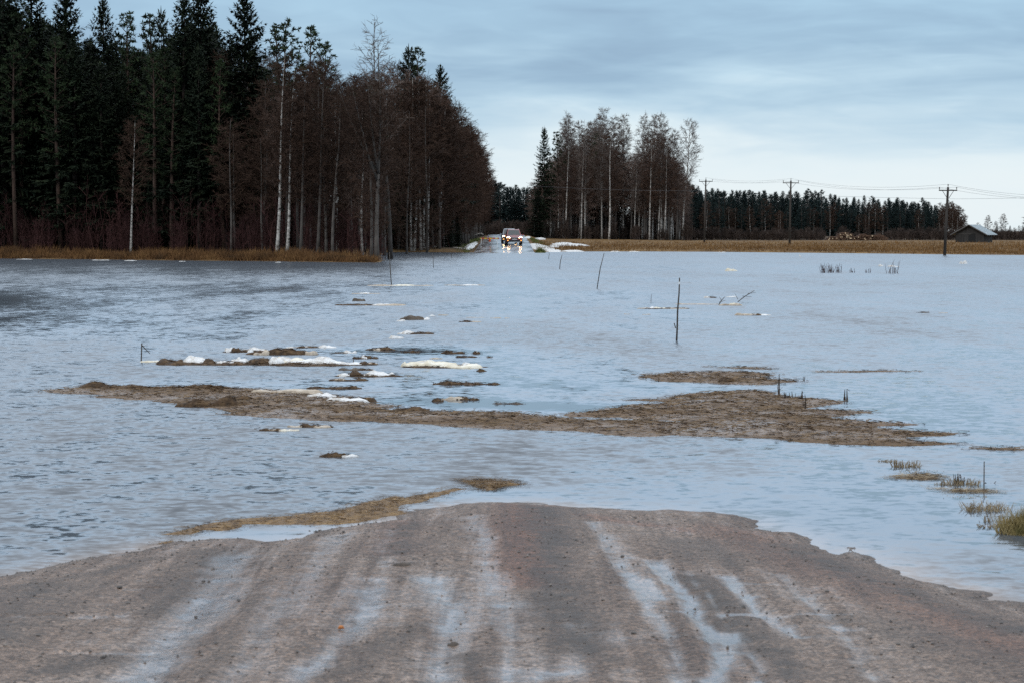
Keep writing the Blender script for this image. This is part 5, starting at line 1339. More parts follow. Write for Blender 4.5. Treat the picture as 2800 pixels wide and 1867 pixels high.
GF = 'ice floes and debris adrift on the flood water'
FL = [
 (1005, 1183, 782, 5, [(0, .55, 'i', .8), (.25, .7, 'c', 1), (.7, 1, 'i', .5)], 'flat beige ice strip around the foot of the thin leaning pole', 'ice floe'),
 (1224, 1318, 781, 5, [(0, 1, 'i', .7), (.1, .95, 'w', 1)], 'narrow white strip of ice, farthest one out in the open water', 'ice floe'),
 (965, 1031, 804, 5, [(0, 1, 'i', .6), (.2, .7, 'w', 1)], 'small pale ice strip behind the little grey board', 'ice floe'),
 (964, 1000, 824, 12, [(0, .9, 'g', 1)], 'short tilted grey-brown board end floating behind the long brown and white strip', 'driftwood'),
 (920, 1094, 836, 8, [(0, .6, 'b', .7), (.3, 1, 'i', .7), (.55, .98, 'w', 1)], 'long strip, brown debris at one end and white snow at the other', 'ice floe'),
 (1091, 1174, 875, 14, [(0, .75, 'g', 1), (.72, 1, 'w', .7)], 'tilted grey-brown plank with a snowy tip', 'driftwood'),
 (1083, 1108, 879, 9, [(0, 1, 'w', 1)], 'small white snow lump under the tilted plank', 'ice chunk'),
 (1170, 1191, 865, 6, [(0, 1, 'w', 1)], 'tiny white snow lump past the tip of the tilted plank', 'ice chunk'),
 (1198, 1231, 863, 3, [(0, 1, 'i', 1)], 'thin beige ice scrap beside the tiny white lump', 'ice floe'),
 (1254, 1316, 881, 6, [(0, .6, 'b', 1), (.5, 1, 'i', .6)], 'small brown float with a pale pointed end', 'reed debris'),
 (1272, 1330, 869, 3, [(0, 1, 'i', 1)], 'thread-thin beige ice line behind the small brown float', 'ice floe'),
 (1340, 1395, 871, 3, [(0, .5, 'i', 1), (.7, 1, 'i', .8)], 'last broken thread of beige ice in the row', 'ice floe'),
 (1089, 1187, 914, 13, [(0, .55, 'w', 1), (.3, 1, 'b', .5)], 'white snow cap with a long brown tail', 'ice floe'),
 (1064, 1102, 926, 17, [(0, .7, 'w', 1), (.5, 1, 'w', .45)], 'lumpy white snow chunk in front of the snow cap with a tail', 'ice chunk'),
 (1001, 1086, 957, 9, [(0, .9, 'b', .9), (.2, .5, 'i', .9)], 'flat brown reed scrap at the far side of the dark calm water', 'reed debris'),
 (1103, 1150, 963, 7, [(0, 1, 'b', 1)], 'small brown reed scrap in the dark calm water', 'reed debris'),
 (1198, 1279, 966, 11, [(0, 1, 'b', 1)], 'brown reed bar before the round dark lump', 'reed debris'),
 (1293, 1315, 967, 15, [(0, 1, 'b', 1), (.3, .7, 'w', 1.1, .2)], 'round dark lump with a white crown at the end of the brown bars', 'reed debris'),
 (1239, 1307, 977, 7, [(0, 1, 'b', 1)], 'lower brown reed bar below the round dark lump', 'reed debris'),
 (1171, 1212, 981, 6, [(0, 1, 'i', 1)], 'pale dirty ice scrap between the brown bars and the cream floe', 'ice floe'),
 (1330, 1344, 978, 8, [(0, 1, 'b', 1)], 'lone little dark lump past the lower brown bar', 'reed debris'),
 (1095, 1322, 1005, 22, [(0, .16, 'c', .9, .5), (.06, .62, 'c', 1.0, .3), (.5, .96, 'c', .8, 0), (.1, .55, 'w', 1.0, .5), (.72, .95, 'w', .9, .2)], 'long cream-coloured ice floe with a yellowish edge', 'ice floe'),
 (1300, 1330, 1015, 11, [(0, 1, 'b', 1)], 'brown clump at the tip of the long cream floe', 'reed debris'),
 (385, 480, 990, 9, [(0, 1, 'c', .8), (.05, .6, 'w', .8, .2)], 'low cream ice tongue at the foot of the post with a strut', 'ice floe'),
 (432, 775, 997, 26, [(0, .26, 'b', .75), (.16, .42, 'w', 1.05, .1), (.34, .48, 'b', .8, -.1), (.42, .6, 'w', .8), (.55, .72, 'w', 1.35, .1), (.5, .7, 'b', .45, -.4), (.72, .9, 'b', .75), (.86, 1, 'w', .95)], 'long ridge of white snow humps and brown reeds, nearest the strutted post', 'ice floe'),
 (708, 1030, 998, 24, [(0, .35, 'c', 1.0, .9), (.12, .42, 'w', 1.05, .8), (.3, .8, 'w', 1.0, .2), (.5, .95, 'w', .8), (.1, .7, 'b', .35, -.4), (.85, 1, 'b', .6), (.9, 1.0, 'i', .4)], 'broad white snow floe with a thin dark twig standing in it', 'ice floe'),
 (616, 735, 963, 18, [(0, .18, 'w', 1.1), (.08, .5, 'b', .9), (.3, 1, 'w', .8, .4), (.52, .66, 'w', .9, -.5)], 'snowy reed heap with a white ball at its end, behind the long ridge', 'ice floe'),
 (691, 866, 970, 19, [(0, 1, 'b', 1), (.8, 1, 'i', .7), (0, .25, 'i', .9, -.2)], 'thick dark brown reed mat behind the broad white floe', 'reed debris'),
 (780, 918, 951, 9, [(0, .6, 'w', .7), (.2, .7, 'b', 1), (.65, 1, 'w', .9)], 'thin snow and reed strip, farthest of the crowded floes', 'ice floe'),
 (903, 977, 965, 9, [(0, .8, 'b', .6), (.5, 1, 'w', 1)], 'small white-tipped scrap in the dark water behind the broad floe', 'ice floe'),
 (963, 1036, 980, 14, [(0, .7, 'b', 1), (.35, .6, 'w', 1.0, -.2), (.75, 1, 'b', .5)], 'brown lump holding a white snowball behind the broad floe', 'reed debris'),
 (930, 1020, 1012, 13, [(0, .6, 'g', 1), (.4, 1, 'b', .6)], 'dark brown wedge of turf in front of the broad white floe', 'reed debris'),
 (923, 1089, 1029, 22, [(0, .3, 'w', .6), (.18, .42, 'b', .9), (.38, .85, 'w', 1.0), (.6, .9, 'w', .9, .3), (.85, 1, 'b', .3)], 'bumpy white snow floe with a brown saddle of reeds', 'ice floe'),
 (903, 1003, 1041, 10, [(0, .5, 'b', .9), (.4, 1, 'b', 1), (.1, .4, 'i', 1.0, .1)], 'dark reed strip flecked with ice, below the saddle-shaped floe', 'reed debris'),
 (1183, 1325, 1051, 14, [(0, .7, 'b', .9), (.4, 1, 'b', .8), (.55, .85, 'b', .6, -.5)], 'brown reed raft with upright twigs, alone near the middle', 'reed debris'),
 (1325, 1375, 1051, 8, [(0, 1, 'b', 1)], 'small reed tuft off the tip of the twiggy raft', 'reed debris'),
 (835, 988, 1063, 11, [(0, .5, 'b', .9), (.3, .8, 'b', .6), (.65, 1, 'b', 1)], 'slender brown reed bar, double-humped, behind the long gravelly bar', 'reed debris'),
 (1179, 1216, 1097, 12, [(0, 1, 'b', 1)], 'rounded brown lump in the dark water before the long bar', 'reed debris'),
 (1212, 1310, 1093, 14, [(0, .6, 'i', .8), (.3, .8, 'b', 1), (.7, 1, 'b', .5)], 'brown reed float with a pale flank beside the rounded lump', 'reed debris'),
 (1348, 1432, 1104, 4, [(0, .5, 'b', .8), (.4, 1, 'b', .8)], 'faint line of reed crumbs past the pale-flanked float', 'reed debris'),
 (708, 812, 1178, 15, [(0, 1, 'i', .5), (0, .55, 'b', 1), (.5, 1, 'c', .7)], 'dirty ice scrap with a brown cap below the long bar, left member of the pair', 'ice floe'),
 (785, 910, 1168, 16, [(0, .4, 'i', .5), (.25, .7, 'b', 1), (.55, 1, 'b', .6), (.6, .95, 'i', .5, -.3)], 'brown crumbly scrap with a lump at its tip below the long bar', 'reed debris'),
 (874, 980, 1249, 22, [(0, .68, 'b', 1), (.3, .8, 'b', .9, .2), (.6, .98, 'w', .7, -.1)], 'grassy brown clump with a white snow end, alone in the near water', 'reed debris'),
 (1763, 1880, 845, 8, [(0, 1, 'i', .6), (0, .25, 'w', .9), (.2, .5, 'c', .8), (.35, 1, 'i', .5)], 'long low ice sheet behind the marker pole', 'ice floe'),
 (1850, 1962, 833, 7, [(0, .2, 'i', .5), (.0, 1, 'i', .5)], 'thin pale ice sheet joining the twiggy floe', 'ice floe'),
 (1925, 1960, 815, 8, [(0, .7, 'w', 1), (.2, 1, 'b', .6)], 'white and brown floe behind the bare twigs, first half', 'ice floe'),
 (1983, 2012, 813, 7, [(0, 1, 'w', 1)], 'small white snow strip behind the bare twigs', 'ice floe'),
 (1972, 2028, 836, 10, [(0, 1, 'i', .8), (.3, 1, 'c', 1)], 'brown-sided ice block with bare twigs sticking out', 'ice floe'),
 (2010, 2106, 863, 8, [(0, .5, 'i', 1), (.3, 1, 'w', .6), (.4, .8, 'b', .8)], 'flat dirty ice floe out past the twiggy ice', 'ice floe'),
 (1984, 2015, 742, 10, [(0, .6, 'c', 1), (.4, 1, 'c', .7)], 'small cream ice lump out in the wide water before the field', 'ice chunk'),
 (2402, 2418, 729, 10, [(0, 1, 'w', 1)], 'tiny white lump afloat by the drowned brush', 'ice chunk'),
 (2430, 2460, 730, 7, [(0, 1, 'w', 1)], 'low white lump next to the tiny one by the drowned brush', 'ice chunk'),
 (2625, 2646, 722, 18, [(0, .8, 'w', 1), (.3, 1, 'w', .5)], 'upright white ice chunk in front of the barn', 'ice chunk'),
 (2508, 2545, 856, 4, [(0, 1, 'b', 1)], 'thin dark scrap far out in open water', 'reed debris'),
 (2565, 2595, 857, 3, [(0, 1, 'i', 1)], 'thin pale scrap beside the thin dark scrap', 'ice floe'),
 (1706, 1724, 860, 3, [(0, 1, 'i', 1)], 'tiny pale scrap short of the marker pole', 'ice floe'),
 (1756, 1778, 861, 3, [(0, 1, 'i', 1)], 'tiny dull scrap just short of the marker pole', 'ice floe'),
]
for u0, u1, v, h, segs, lab, cat in FL:
    floe(u0, u1, v, h, segs, lab, cat, GF)
# ice along the forest shore
for (u0, u1, v, h, lab) in [(40, 92, 709, 2, 'thin white ice edge on the forest shore, first from the picture edge'), (252, 300, 711.5, 2.5, 'thin white ice edge on the shore below the spruces'), (335, 378, 713, 3, 'thin white ice edge on the shore below the single white birch'), (488, 508, 715, 2.5, 'short white ice edge on the shore before the leaning birches'), (750, 770, 717.5, 2, 'speck of ice on the shore under the birch stand')]:
    floe(u0, u1, v + 1, h, [(0, 1, 'w', 1)], lab, 'ice floe', 'ice along the forest shore', depth=0.08)

# snow lying on the far banks
def snow_patch(pts, y0, label, H=0.22, fwd=1.0):
    pw = []
    for u, v, in pts:
        pw.append((u, v))
    # footprint on the sloping bank: march each sight line to the ground
    fp = []
    for u, v in pts:
        y = 200.0
        while y < 420:
            x = X(u, y)
            if Z(v, y) <= max(0.0, float(land_z(np.array([x]), np.array([y]))[0])): break
            y += 0.5
        fp.append((X(u, y), y))
    xs = np.array([p[0] for p in fp]); ys = np.array([p[1] for p in fp])
    nx, ny = 40, 40
    gx, gy = np.meshgrid(np.linspace(xs.min(), xs.max(), nx), np.linspace(ys.min(), ys.max(), ny))
    sd = sdf(fp, gx, gy) + (fbm(gx * 0.8, gy * 0.4, 5) - 0.5) * 0.5
    z = np.maximum(land_z(gx, gy), 0) + np.where(sd > 0, H * (1 - np.exp(-sd / 0.5)) * (0.7 + 0.6 * fbm(gx * 0.6, gy * 0.3, 8)), sd * 0.6)
    V = np.stack([gx, gy, z], -1).reshape(-1, 3)
    V, Fc, _ = compact(V, grid_faces(nx, ny, sd > -0.2))
    return tag(np_obj('snow_patch', V, Fc, MT['snow'], smooth=True), label, 'snow patch', 'snow on the far banks')
snow_patch([(1443, 669), (1470, 668), (1500, 675), (1530, 685), (1536, 690), (1500, 690), (1470, 686), (1452, 680)], 240, 'big white snow patch sloping into the water beside the car', 0.16)
snow_patch([(1496, 675), (1512, 667), (1550, 665), (1575, 669), (1600, 670), (1612, 674), (1580, 674), (1545, 672), (1522, 678)], 240, 'humped snow patch on the tan bank past the grass bump', 0.2)
snow_patch([(1462, 654), (1470, 650.5), (1490, 651), (1492, 655)], 280, 'small snow patch at the foot of the grove', 0.25)
snow_patch([(1530, 688.8), (1545, 686.5), (1590, 686.5), (1602, 689)], 232, 'low snow strip at the waterline past the big snow patch', 0.15)
snow_patch([(1426, 652), (1440, 648), (1452, 649), (1450, 653)], 300, 'thin snow streak on the verge behind the car', 0.2)
snow_patch([(1268, 680), (1276, 672), (1296, 664), (1304, 662), (1306, 668), (1294, 680), (1280, 686)], 240, 'dirty white snow bank on the verge before the barrier', 0.35)
snow_patch([(1300, 642), (1308, 640.5), (1322, 643), (1318, 645)], 300, 'thin snow streak on the verge behind the barrier', 0.3)
for (u0, u1, v, lab) in [(1670, 1700, 690, 'short white ice edge on the field shore, nearest the grove'), (1712, 1752, 690, 'longer white ice edge on the field shore'), (1962, 1988, 691, 'faint ice edge on the field shore below the field pole')]:
    floe(u0, u1, v, 4, [(0, 1, 'w', 1)], lab, 'ice floe', 'ice along the field shore', depth=0.12)

def tube_thing(name, pts, rad, mat, label, cat, group=None, n=5, base=None):
    m = MB(); b = base or pts[0]
    m.tube([p - b for p in pts], rad, n)
    return tag(m.obj(name, mat, loc=b, smooth=True), label, cat, group)

MT['logwhite'] = noisy('peeled_birch_log', [(0.3, (0.18, 0.14, 0.11)), (0.55, (0.45, 0.40, 0.35)), (0.8, (0.62, 0.58, 0.53))], 4, 4, 0.8, (0.4, 1, 1))
def fallen_log():
    y = 236.0
    pts = [V3(X(u, y), y, Z(v, y)) for u, v in ((1178, 673), (1200, 677), (1225, 679), (1250, 680.5), (1284, 684))]
    r = tag(empty('fallen_log', pts[0]), 'fallen pale birch log with bare limbs lying along the waterside', 'log')
    m = MB(); m.tube([p - pts[0] for p in pts], [0.05, 0.09, 0.11, 0.13, 0.13], 8); m.obj('trunk', MT['logwhite'], r, True)
    for a, b in (((1205, 678), (1182, 681)), ((1236, 680), (1190, 684)), ((1262, 681), (1282, 674)), ((1215, 678), (1222, 672))):
        m = MB(); A = V3(X(a[0], y), y, Z(a[1], y)) - pts[0]; B = V3(X(b[0], y), y - 0.5, Z(b[1], y)) - pts[0]
        m.tube([A, A.lerp(B, 0.5) + V3(0, 0, 0.05), B], [0.05, 0.035, 0.015], 5); m.obj('limb', MT['logwhite'], r, True)
fallen_log()
for (u0, v0, u1, v1, lab) in [(1306, 638.5, 1322, 642, 'broken white birch limb lying on the verge behind the barrier'), (1296, 644, 1318, 638, 'second broken birch limb crossing the first on the verge')]:
    y = 300.0
    tube_thing('fallen_branch', [V3(X(u0, y), y, Z(v0, y)), V3(X((u0 + u1) / 2, y), y, Z((v0 + v1) / 2, y) + 0.05), V3(X(u1, y), y, Z(v1, y))], [0.04, 0.06, 0.04], MT['logwhite'], lab, 'branch')
# grass bump standing in the water beside the big snow patch
def tuft(u0, u1, v, h, label, n=380, mat='tuft', H=None, seed=1, name='grass_tuft', cat='grass tuft', w=0.012, dd=0.6, hump=True):
    p0, p1 = P(u0, v), P(u1, v); y = p0.y; L = p1.x - p0.x; Hh = h / F * y
    rngt = np.random.default_rng(seed)
    V, Fc = mound(L, L * dd, Hh * 0.55, seed, 2, 0.4, 24, 5)
    r = rngt.uniform(0, 1, n) ** 0.6; a = rngt.uniform(0, 6.283, n)
    px, py = np.cos(a) * r * L / 2, np.sin(a) * r * L * dd / 2
    pz = Hh * (0.5 * (1 - r ** 2) if hump else -0.02)
    B, Fb = blades(px, py, pz - 0.01, Hh * rngt.uniform(0.3, 0.75, n), w * rngt.uniform(0.6, 1.3, n), 0.55, rngt)
    if hump:
        Fall = Fc + (Fb + len(V)).tolist(); Vall = np.vstack([V, B])
    else:
        Fall, Vall = Fb.tolist(), B
    o = np_obj(name, Vall, Fall, MT[mat], loc=((p0.x + p1.x) / 2, y + L * dd * 0.3, 0))
    return tag(o, label, cat)
tuft(1464, 1492, 692, 12, 'green grass bump at the water edge of the big snow patch', 260, 'greengrass', seed=5, w=0.06)
tuft(2735, 2990, 1462, 78, 'thick green and tan grass tussock rising from the water at the picture edge', 2600, 'tuft', seed=6, w=0.006, dd=0.5)

# ------------------------------------------------------------------ poles and sticks in the water
MT['reflector'] = flat_mat('white_reflector_band', (0.75, 0.77, 0.78), 0.4)
def stick(pts, w, label, group=None, name='marker_stick', cat='marker stick', mat='stick'):
    """pts: photo points, the last at the waterline"""
    base = P(*pts[-1]); y = base.y
    q = [V3(X(u, y), y, Z(v, y)) for u, v in reversed(pts)]
    q[0] = q[0] - V3(0, 0, 0.3)
    r = 0.72 * w / F * y / 2
    return tube_thing(name, q, [r * 1.1] * (len(q) - 1) + [r * 0.7], MT[mat], label, cat, group, base=base)
GK = 'thin sticks marking the drowned road'
mp = P(1851, 931)
def marker():
    y = mp.y
    r = tag(empty('marker_pole', mp), 'tall marker pole with a white band standing in the flood water', 'marker pole')
    q = [V3(X(u, y), y, Z(v, y)) - mp for u, v in ((1850, 945), (1852, 900), (1853, 850), (1857, 800), (1858, 760))]
    m = MB(); m.tube(q, [0.018, 0.017, 0.016, 0.014, 0.012], 7); m.obj('pole', MT['stick'], r, True)
    m = MB(); a = V3(X(1857.4, y), y, Z(778, y)) - mp; m.tube([a, a + V3(0, 0, 0.05)], 0.019, 8); m.obj('reflector_band', MT['reflector'], r)
    m = MB(); a = V3(X(1848, y), y, Z(898, y)) - mp; m.tube([a, a + V3(-0.03, 0, 0.10)], 0.01, 5); m.obj('twig_stub', MT['stick'], r)
marker()
stick([(1065, 690), (1067, 735), (1072, 781)], 3.4, 'thin bowed stick standing in the beige ice strip', GK)
stick([(1184, 694), (1186, 732)], 2.6, 'short thin stick upright in the water beyond the birch row', GK)
stick([(1234, 693), (1237, 706)], 2.2, 'shortest thin stick close to the far road end', GK)
stick([(1537, 697), (1532, 716), (1529, 736)], 2.6, 'slanting stick in the water under the humped snow', GK)
stick([(1502, 691), (1499, 709)], 2.0, 'tiny slanting stick below the grass bump', GK)
stick([(1652, 692), (1641, 735), (1629, 790)], 3.2, 'long leaning stick halfway between snow bank and marker pole', GK)
stick([(1781, 805), (1779, 829)], 2.2, 'tiny dark stick short of the marker pole', GK)
stick([(2696, 1262), (2696, 1337)], 6, 'dark upright stake among the drowned grass', 'stakes among the reeds', 'stake', 'stake')
stick([(966, 981), (965, 994)], 5, 'thin dark twig poking up from the broad white floe', None, 'twig', 'twig', 'stick')
stick([(2184, 696), (2196, 704)], 4, 'slanting sliver of white ice near the field shore', None, 'ice_sliver', 'ice sliver', 'snow')
# the post with a strut
def strut_post():
    b = P(385, 988); y = b.y
    r = tag(empty('strutted_post', b), 'thin dark post with a slanting strut behind the cream ice tongue', 'post')
    m = MB(); m.tube([V3(0, 0, -0.2), V3(X(386.5, y) - b.x, 0, Z(938, y))], [0.012, 0.010], 6); m.obj('post', MT['stick'], r)
    m = MB(); m.tube([V3(X(387, y) - b.x, 0, Z(944, y)), V3(X(408, y) - b.x, 0.05, Z(967, y))], [0.008, 0.006], 5); m.obj('strut', MT['stick'], r)
strut_post()
# bare branches stuck in the ice
def branch(tip, base, kids, label, w=3.0):
    b = P(*base); y = b.y
    r = tag(empty('bare_branch', b), label, 'branch', 'bare branches stuck in the ice')
    g = lambda u, v, dy=0: V3(X(u, y) - b.x, dy, Z(v, y))
    rr = w / F * y / 2
    m = MB(); m.tube([V3(0, 0, -0.1), g((base[0] * .45 + tip[0] * .55), (base[1] * .5 + tip[1] * .5)), g(*tip)], [rr, rr * .8, rr * .4], 5); m.obj('limb', MT['stick'], r)
    for (u0, v0), (u1, v1) in kids:
        m = MB(); m.tube([g(u0, v0), g(u1, v1, 0.1)], [rr * .5, rr * .25], 4); m.obj('twig', MT['stick'], r)
branch((2063, 795), (2006, 826), [((2030, 810), (2056, 812)), ((2018, 819), (2010, 803)), ((2045, 803), (2068, 801))], 'spread bare branch sticking out of the brown-sided ice block')
branch((1982, 812), (1960, 834), [((1966, 827), (1985, 822)), ((1972, 821), (1968, 812))], 'short bare branch in front of the white and brown floe')

# drowned brush: thin reddish stems in the wide water
def reeds(u0, u1, v, h, n, label, mat='wetreed', seed=1, w=1.4, name='reed_clump', cat='reeds', group=None, dd=0.25, lean=0.12, fork=0.3):
    p0, p1 = P(u0, v), P(u1, v); y = p0.y; L = p1.x - p0.x; Hh = h / F * y; c = (p0 + p1) / 2
    R = random.Random(seed); m = MB()
    for i in range(n):
        b = V3((R.random() - 0.5) * L, (R.random() - 0.5) * L * dd, -0.05)
        H = Hh * R.uniform(0.35, 1.0); d = V3(R.gauss(0, lean), R.gauss(0, lean), 1)
        r = w / F * y / 2 * R.uniform(0.7, 1.2)
        t = b + d * H
        m.tube([b, b.lerp(t, 0.5) + V3(R.gauss(0, .02), 0, 0) * H, t], [r, r * .8, r * .35], 4)
        if R.random() < fork:
            s = b.lerp(t, R.uniform(0.3, 0.7)); m.tube([s, s + V3(R.gauss(0, .3), R.gauss(0, .3), 0.5) * H * 0.5], [r * .6, r * .3], 3)
        if R.random() < fork * 0.5:   # a snapped stalk
            m.tube([t, t + V3(R.choice((-1, 1)) * 0.22, 0, -0.12) * H], [r * .5, r * .3], 3)
    return tag(m.obj(name, MT[mat], loc=c), label, cat, group)
GR2 = 'clumps of drowned stems'
reeds(2244, 2300, 746, 30, 46, 'widest clump of drowned reddish brush in the far water', 'shrubtwigs', 21, 1.3, 'drowned_bush', 'bush', GR2, lean=0.2)
reeds(2318, 2338, 746, 16, 12, 'small sparse drowned brush next to the widest clump', 'shrubtwigs', 22, 1.2, 'drowned_bush', 'bush', GR2)
reeds(2362, 2380, 746, 16, 10, 'second sparse drowned brush between the clumps', 'shrubtwigs', 23, 1.2, 'drowned_bush', 'bush', GR2)
reeds(2424, 2455, 748, 42, 16, 'tall thin drowned brush in front of the low white lump', 'shrubtwigs', 24, 1.2, 'drowned_bush', 'bush', GR2, lean=0.18)
GR3 = 'broken reed stalks along the gravelly bars'
reeds(2128, 2135, 1085, 76, 3, 'tallest lone reed stalk standing on the wide bar', 'wetreed', 31, 3.2, 'reed_clump', 'reeds', GR3, lean=0.02)
reeds(2138, 2192, 1092, 38, 16, 'cluster of broken dark stalks on the wide bar beside the tallest stalk', 'wetreed', 32, 3.6, 'reed_clump', 'reeds', GR3, lean=0.1)
reeds(2192, 2212, 1120, 62, 5, 'thin stalks at the outer edge of the wide bar', 'wetreed', 33, 3.0, 'reed_clump', 'reeds', GR3)
reeds(2055, 2092, 1038, 26, 9, 'short stalks on the narrow upper bar', 'wetreed', 34, 3.0, 'reed_clump', 'reeds', GR3)
reeds(2196, 2202, 1040, 26, 2, 'two stalks in the water off the narrow upper bar', 'wetreed', 35, 2.6, 'reed_clump', 'reeds', GR3)
reeds(2296, 2328, 1092, 40, 4, 'forked pair of stalks alone in the calm water', 'wetreed', 36, 4.0, 'reed_clump', 'reeds', GR3, lean=0.06)
GR4 = 'drowned grass clumps in the near water'
reeds(2404, 2448, 1262, 24, 120, 'sparse straw-coloured clump below the end of the wide bar', 'straw', 41, 2.3, 'grass_clump', 'grass clump', GR4, dd=0.4, lean=0.35)
reeds(2440, 2512, 1276, 36, 130, 'taller straw-coloured clump with a dark core, next to the sparse one', 'straw', 42, 2.5, 'grass_clump', 'grass clump', GR4, dd=0.35, lean=0.2)
reeds(2560, 2680, 1325, 36, 170, 'ragged tan clump spread behind the dark reed stumps', 'straw', 44, 2.4, 'grass_clump', 'grass clump', GR4, dd=0.3, lean=0.4)
reeds(2612, 2636, 1322, 46, 20, 'dark pointed reed stump cluster beside the stake', 'wetreed', 45, 4.5, 'reed_clump', 'reeds', GR4, lean=0.14)
reeds(2640, 2676, 1322, 36, 8, 'bent dark stalks between the stump cluster and the stake', 'wetreed', 46, 4.0, 'reed_clump', 'reeds', GR4, lean=0.25)
reeds(2698, 2712, 1320, 24, 4, 'short dark stalks touching the stake', 'wetreed', 47, 4.0, 'reed_clump', 'reeds', GR4, lean=0.3)
reeds(2638, 2760, 1395, 44, 240, 'pale drowned grass reaching from the stake to the thick tussock', 'straw', 48, 2.3, 'grass_clump', 'grass clump', GR4, dd=0.7, lean=0.4)
reeds(2690, 2760, 1425, 40, 90, 'thin pale stems in front of the thick tussock', 'straw', 49, 2.2, 'grass_clump', 'grass clump', GR4, dd=0.5, lean=0.3)
for k, (a, b, v, h) in enumerate(((2470, 2560, 1288, 18), (2545, 2640, 1348, 16), (2600, 2700, 1358, 20), (2690, 2780, 1440, 30))):
    reeds(a, b, v, h, 200, ('low scattered straw between the two upper drowned clumps', 'low scattered straw in front of the dark reed stumps', 'low scattered straw below the stake', 'low scattered straw at the foot of the thick tussock')[k], 'straw', 60 + k, 3.4, 'grass_clump', 'grass clump', GR4, dd=0.6, lean=0.8)
reeds(2640, 2720, 1470, 14, 16, 'few thin curls of weed in the calm near water', 'wetreed', 50, 2.4, 'reed_clump', 'reeds', GR4, dd=0.6, lean=0.7)
reeds(2740, 2830, 1520, 18, 26, 'dark weed stems below the thick tussock', 'wetreed', 51, 3.0, 'reed_clump', 'reeds', GR4, dd=0.6, lean=0.7)

# ------------------------------------------------------------------ the long bars of silt and drift reeds
def bar_mat():
    m, nt, b = mat_new('silt_and_drift_reed')
    tc = nd(nt, 'ShaderNodeTexCoord').outputs['Object']
    mp = nd(nt, 'ShaderNodeMapping', {'Vector': tc, 'Scale': (0.55, 1.0, 1)}).outputs[0]
    n1 = nd(nt, 'ShaderNodeTexNoise', {'Vector': mp, 'Scale': 13.0, 'Detail': 8.0, 'Roughness': 0.72}).outputs[0]
    n2 = nd(nt, 'ShaderNodeTexNoise', {'Vector': mp, 'Scale': 1.1, 'Detail': 4.0}).outputs[0]
    c1 = ramp(nt, n1, [(0.3, (0.07, 0.048, 0.032)), (0.48, (0.160, 0.104, 0.066)), (0.62, (0.26, 0.180, 0.120)), (0.8, (0.39, 0.295, 0.210))])
    c2 = ramp(nt, n1, [(0.3, (0.05, 0.030, 0.016)), (0.5, (0.115, 0.066, 0.030)), (0.7, (0.20, 0.12, 0.055)), (0.85, (0.32, 0.22, 0.12))])
    nt.links.new(mixc(nt, nd(nt, 'ShaderNodeMapRange', {0: n2, 1: 0.42, 2: 0.6}, clamp=True).outputs[0], c1, c2), b.inputs['Base Color'])
    nt.links.new(nd(nt, 'ShaderNodeMapRange', {0: n2, 1: 0.35, 2: 0.6, 3: 0.30, 4: 0.75}).outputs[0], b.inputs['Roughness'])
    b.inputs['Specular IOR Level'].default_value = 0.25
    bp = nd(nt, 'ShaderNodeBump', {'Height': n1, 'Strength': 0.7, 'Distance': 0.04}); nt.links.new(bp.outputs[0], b.inputs['Normal'])
    return m
MT['bar'] = bar_mat()
def bar(px, label, seed, H=0.05, st=0.10, nstalk=2500, name='silt_bar', cat='silt bar', mat='bar', ragged=0.9, stalkmat='reed', sl=(0.06, 0.22), sw=0.011, group=None, up=0.16, holes=0.0):
    poly = [(p.x, p.y) for p in (P(u, v) for u, v in px)]
    xs = np.array([p[0] for p in poly]); ys = np.array([p[1] for p in poly])
    gx = np.arange(xs.min() - 0.5, xs.max() + 0.5, st); gy = np.arange(ys.min() - 0.5, ys.max() + 0.5, st)
    Xg, Yg = np.meshgrid(gx, gy)
    sd = sdf(poly, Xg, Yg) + (fbm(Xg * 0.8, Yg * 2.2, seed, 5, 0.6) - 0.5) * ragged - holes * np.maximum(fbm(Xg * 0.7, Yg * 1.4, seed + 40, 3) - 0.52, 0) * 4
    Zg = np.where(sd > 0, H * (1 - np.exp(-sd / 0.6)) * (0.1 + 1.5 * fbm(Xg * 1.6, Yg * 1.6, seed + 7)) + 0.004, np.maximum(sd * 0.2, -0.1))
    ox, oy = float(xs.mean()), float(ys.mean())
    r = tag(empty(name, (ox, oy, 0)), label, cat, group)
    V = np.stack([Xg - ox, Yg - oy, Zg], -1).reshape(-1, 3)
    V, Fc, _ = compact(V, grid_faces(len(gx), len(gy), sd > -0.15))
    np_obj('silt', V, Fc, MT[mat], r, smooth=True)
    top = np.stack([Xg - ox, Yg - oy, Zg], -1)[sd > -0.06]
    V2, F2 = straws(top, nstalk, seed, sl[0], sl[1], sw, up, st * 1.5)
    tag(np_obj('loose_stalks', V2, F2, MT[stalkmat], r), kind='stuff')
    n3 = nstalk // 3
    V3_, F3 = straws(top, n3, seed + 1, sl[0] * 0.5, sl[1] * 0.6, sw * 0.9, up * 1.5, st * 1.5)
    tag(np_obj('dark_stalks', V3_, F3, MT['wetreed'], r), kind='stuff')
    return r
bar([(150, 1068), (225, 1052), (300, 1052), (440, 1059), (600, 1062), (760, 1069), (880, 1078), (970, 1090), (1040, 1112), (1120, 1122), (1260, 1127), (1400, 1128), (1520, 1140), (1600, 1152), (1790, 1150),
     (1900, 1168), (1760, 1192), (1600, 1181), (1350, 1172), (1120, 1161), (900, 1150), (760, 1141), (640, 1131), (560, 1119), (470, 1098), (300, 1083), (200, 1076)], 'long brown silt bar littered with drift reeds, reaching to the wide bar', 401, 0.05, 0.10, 7000)
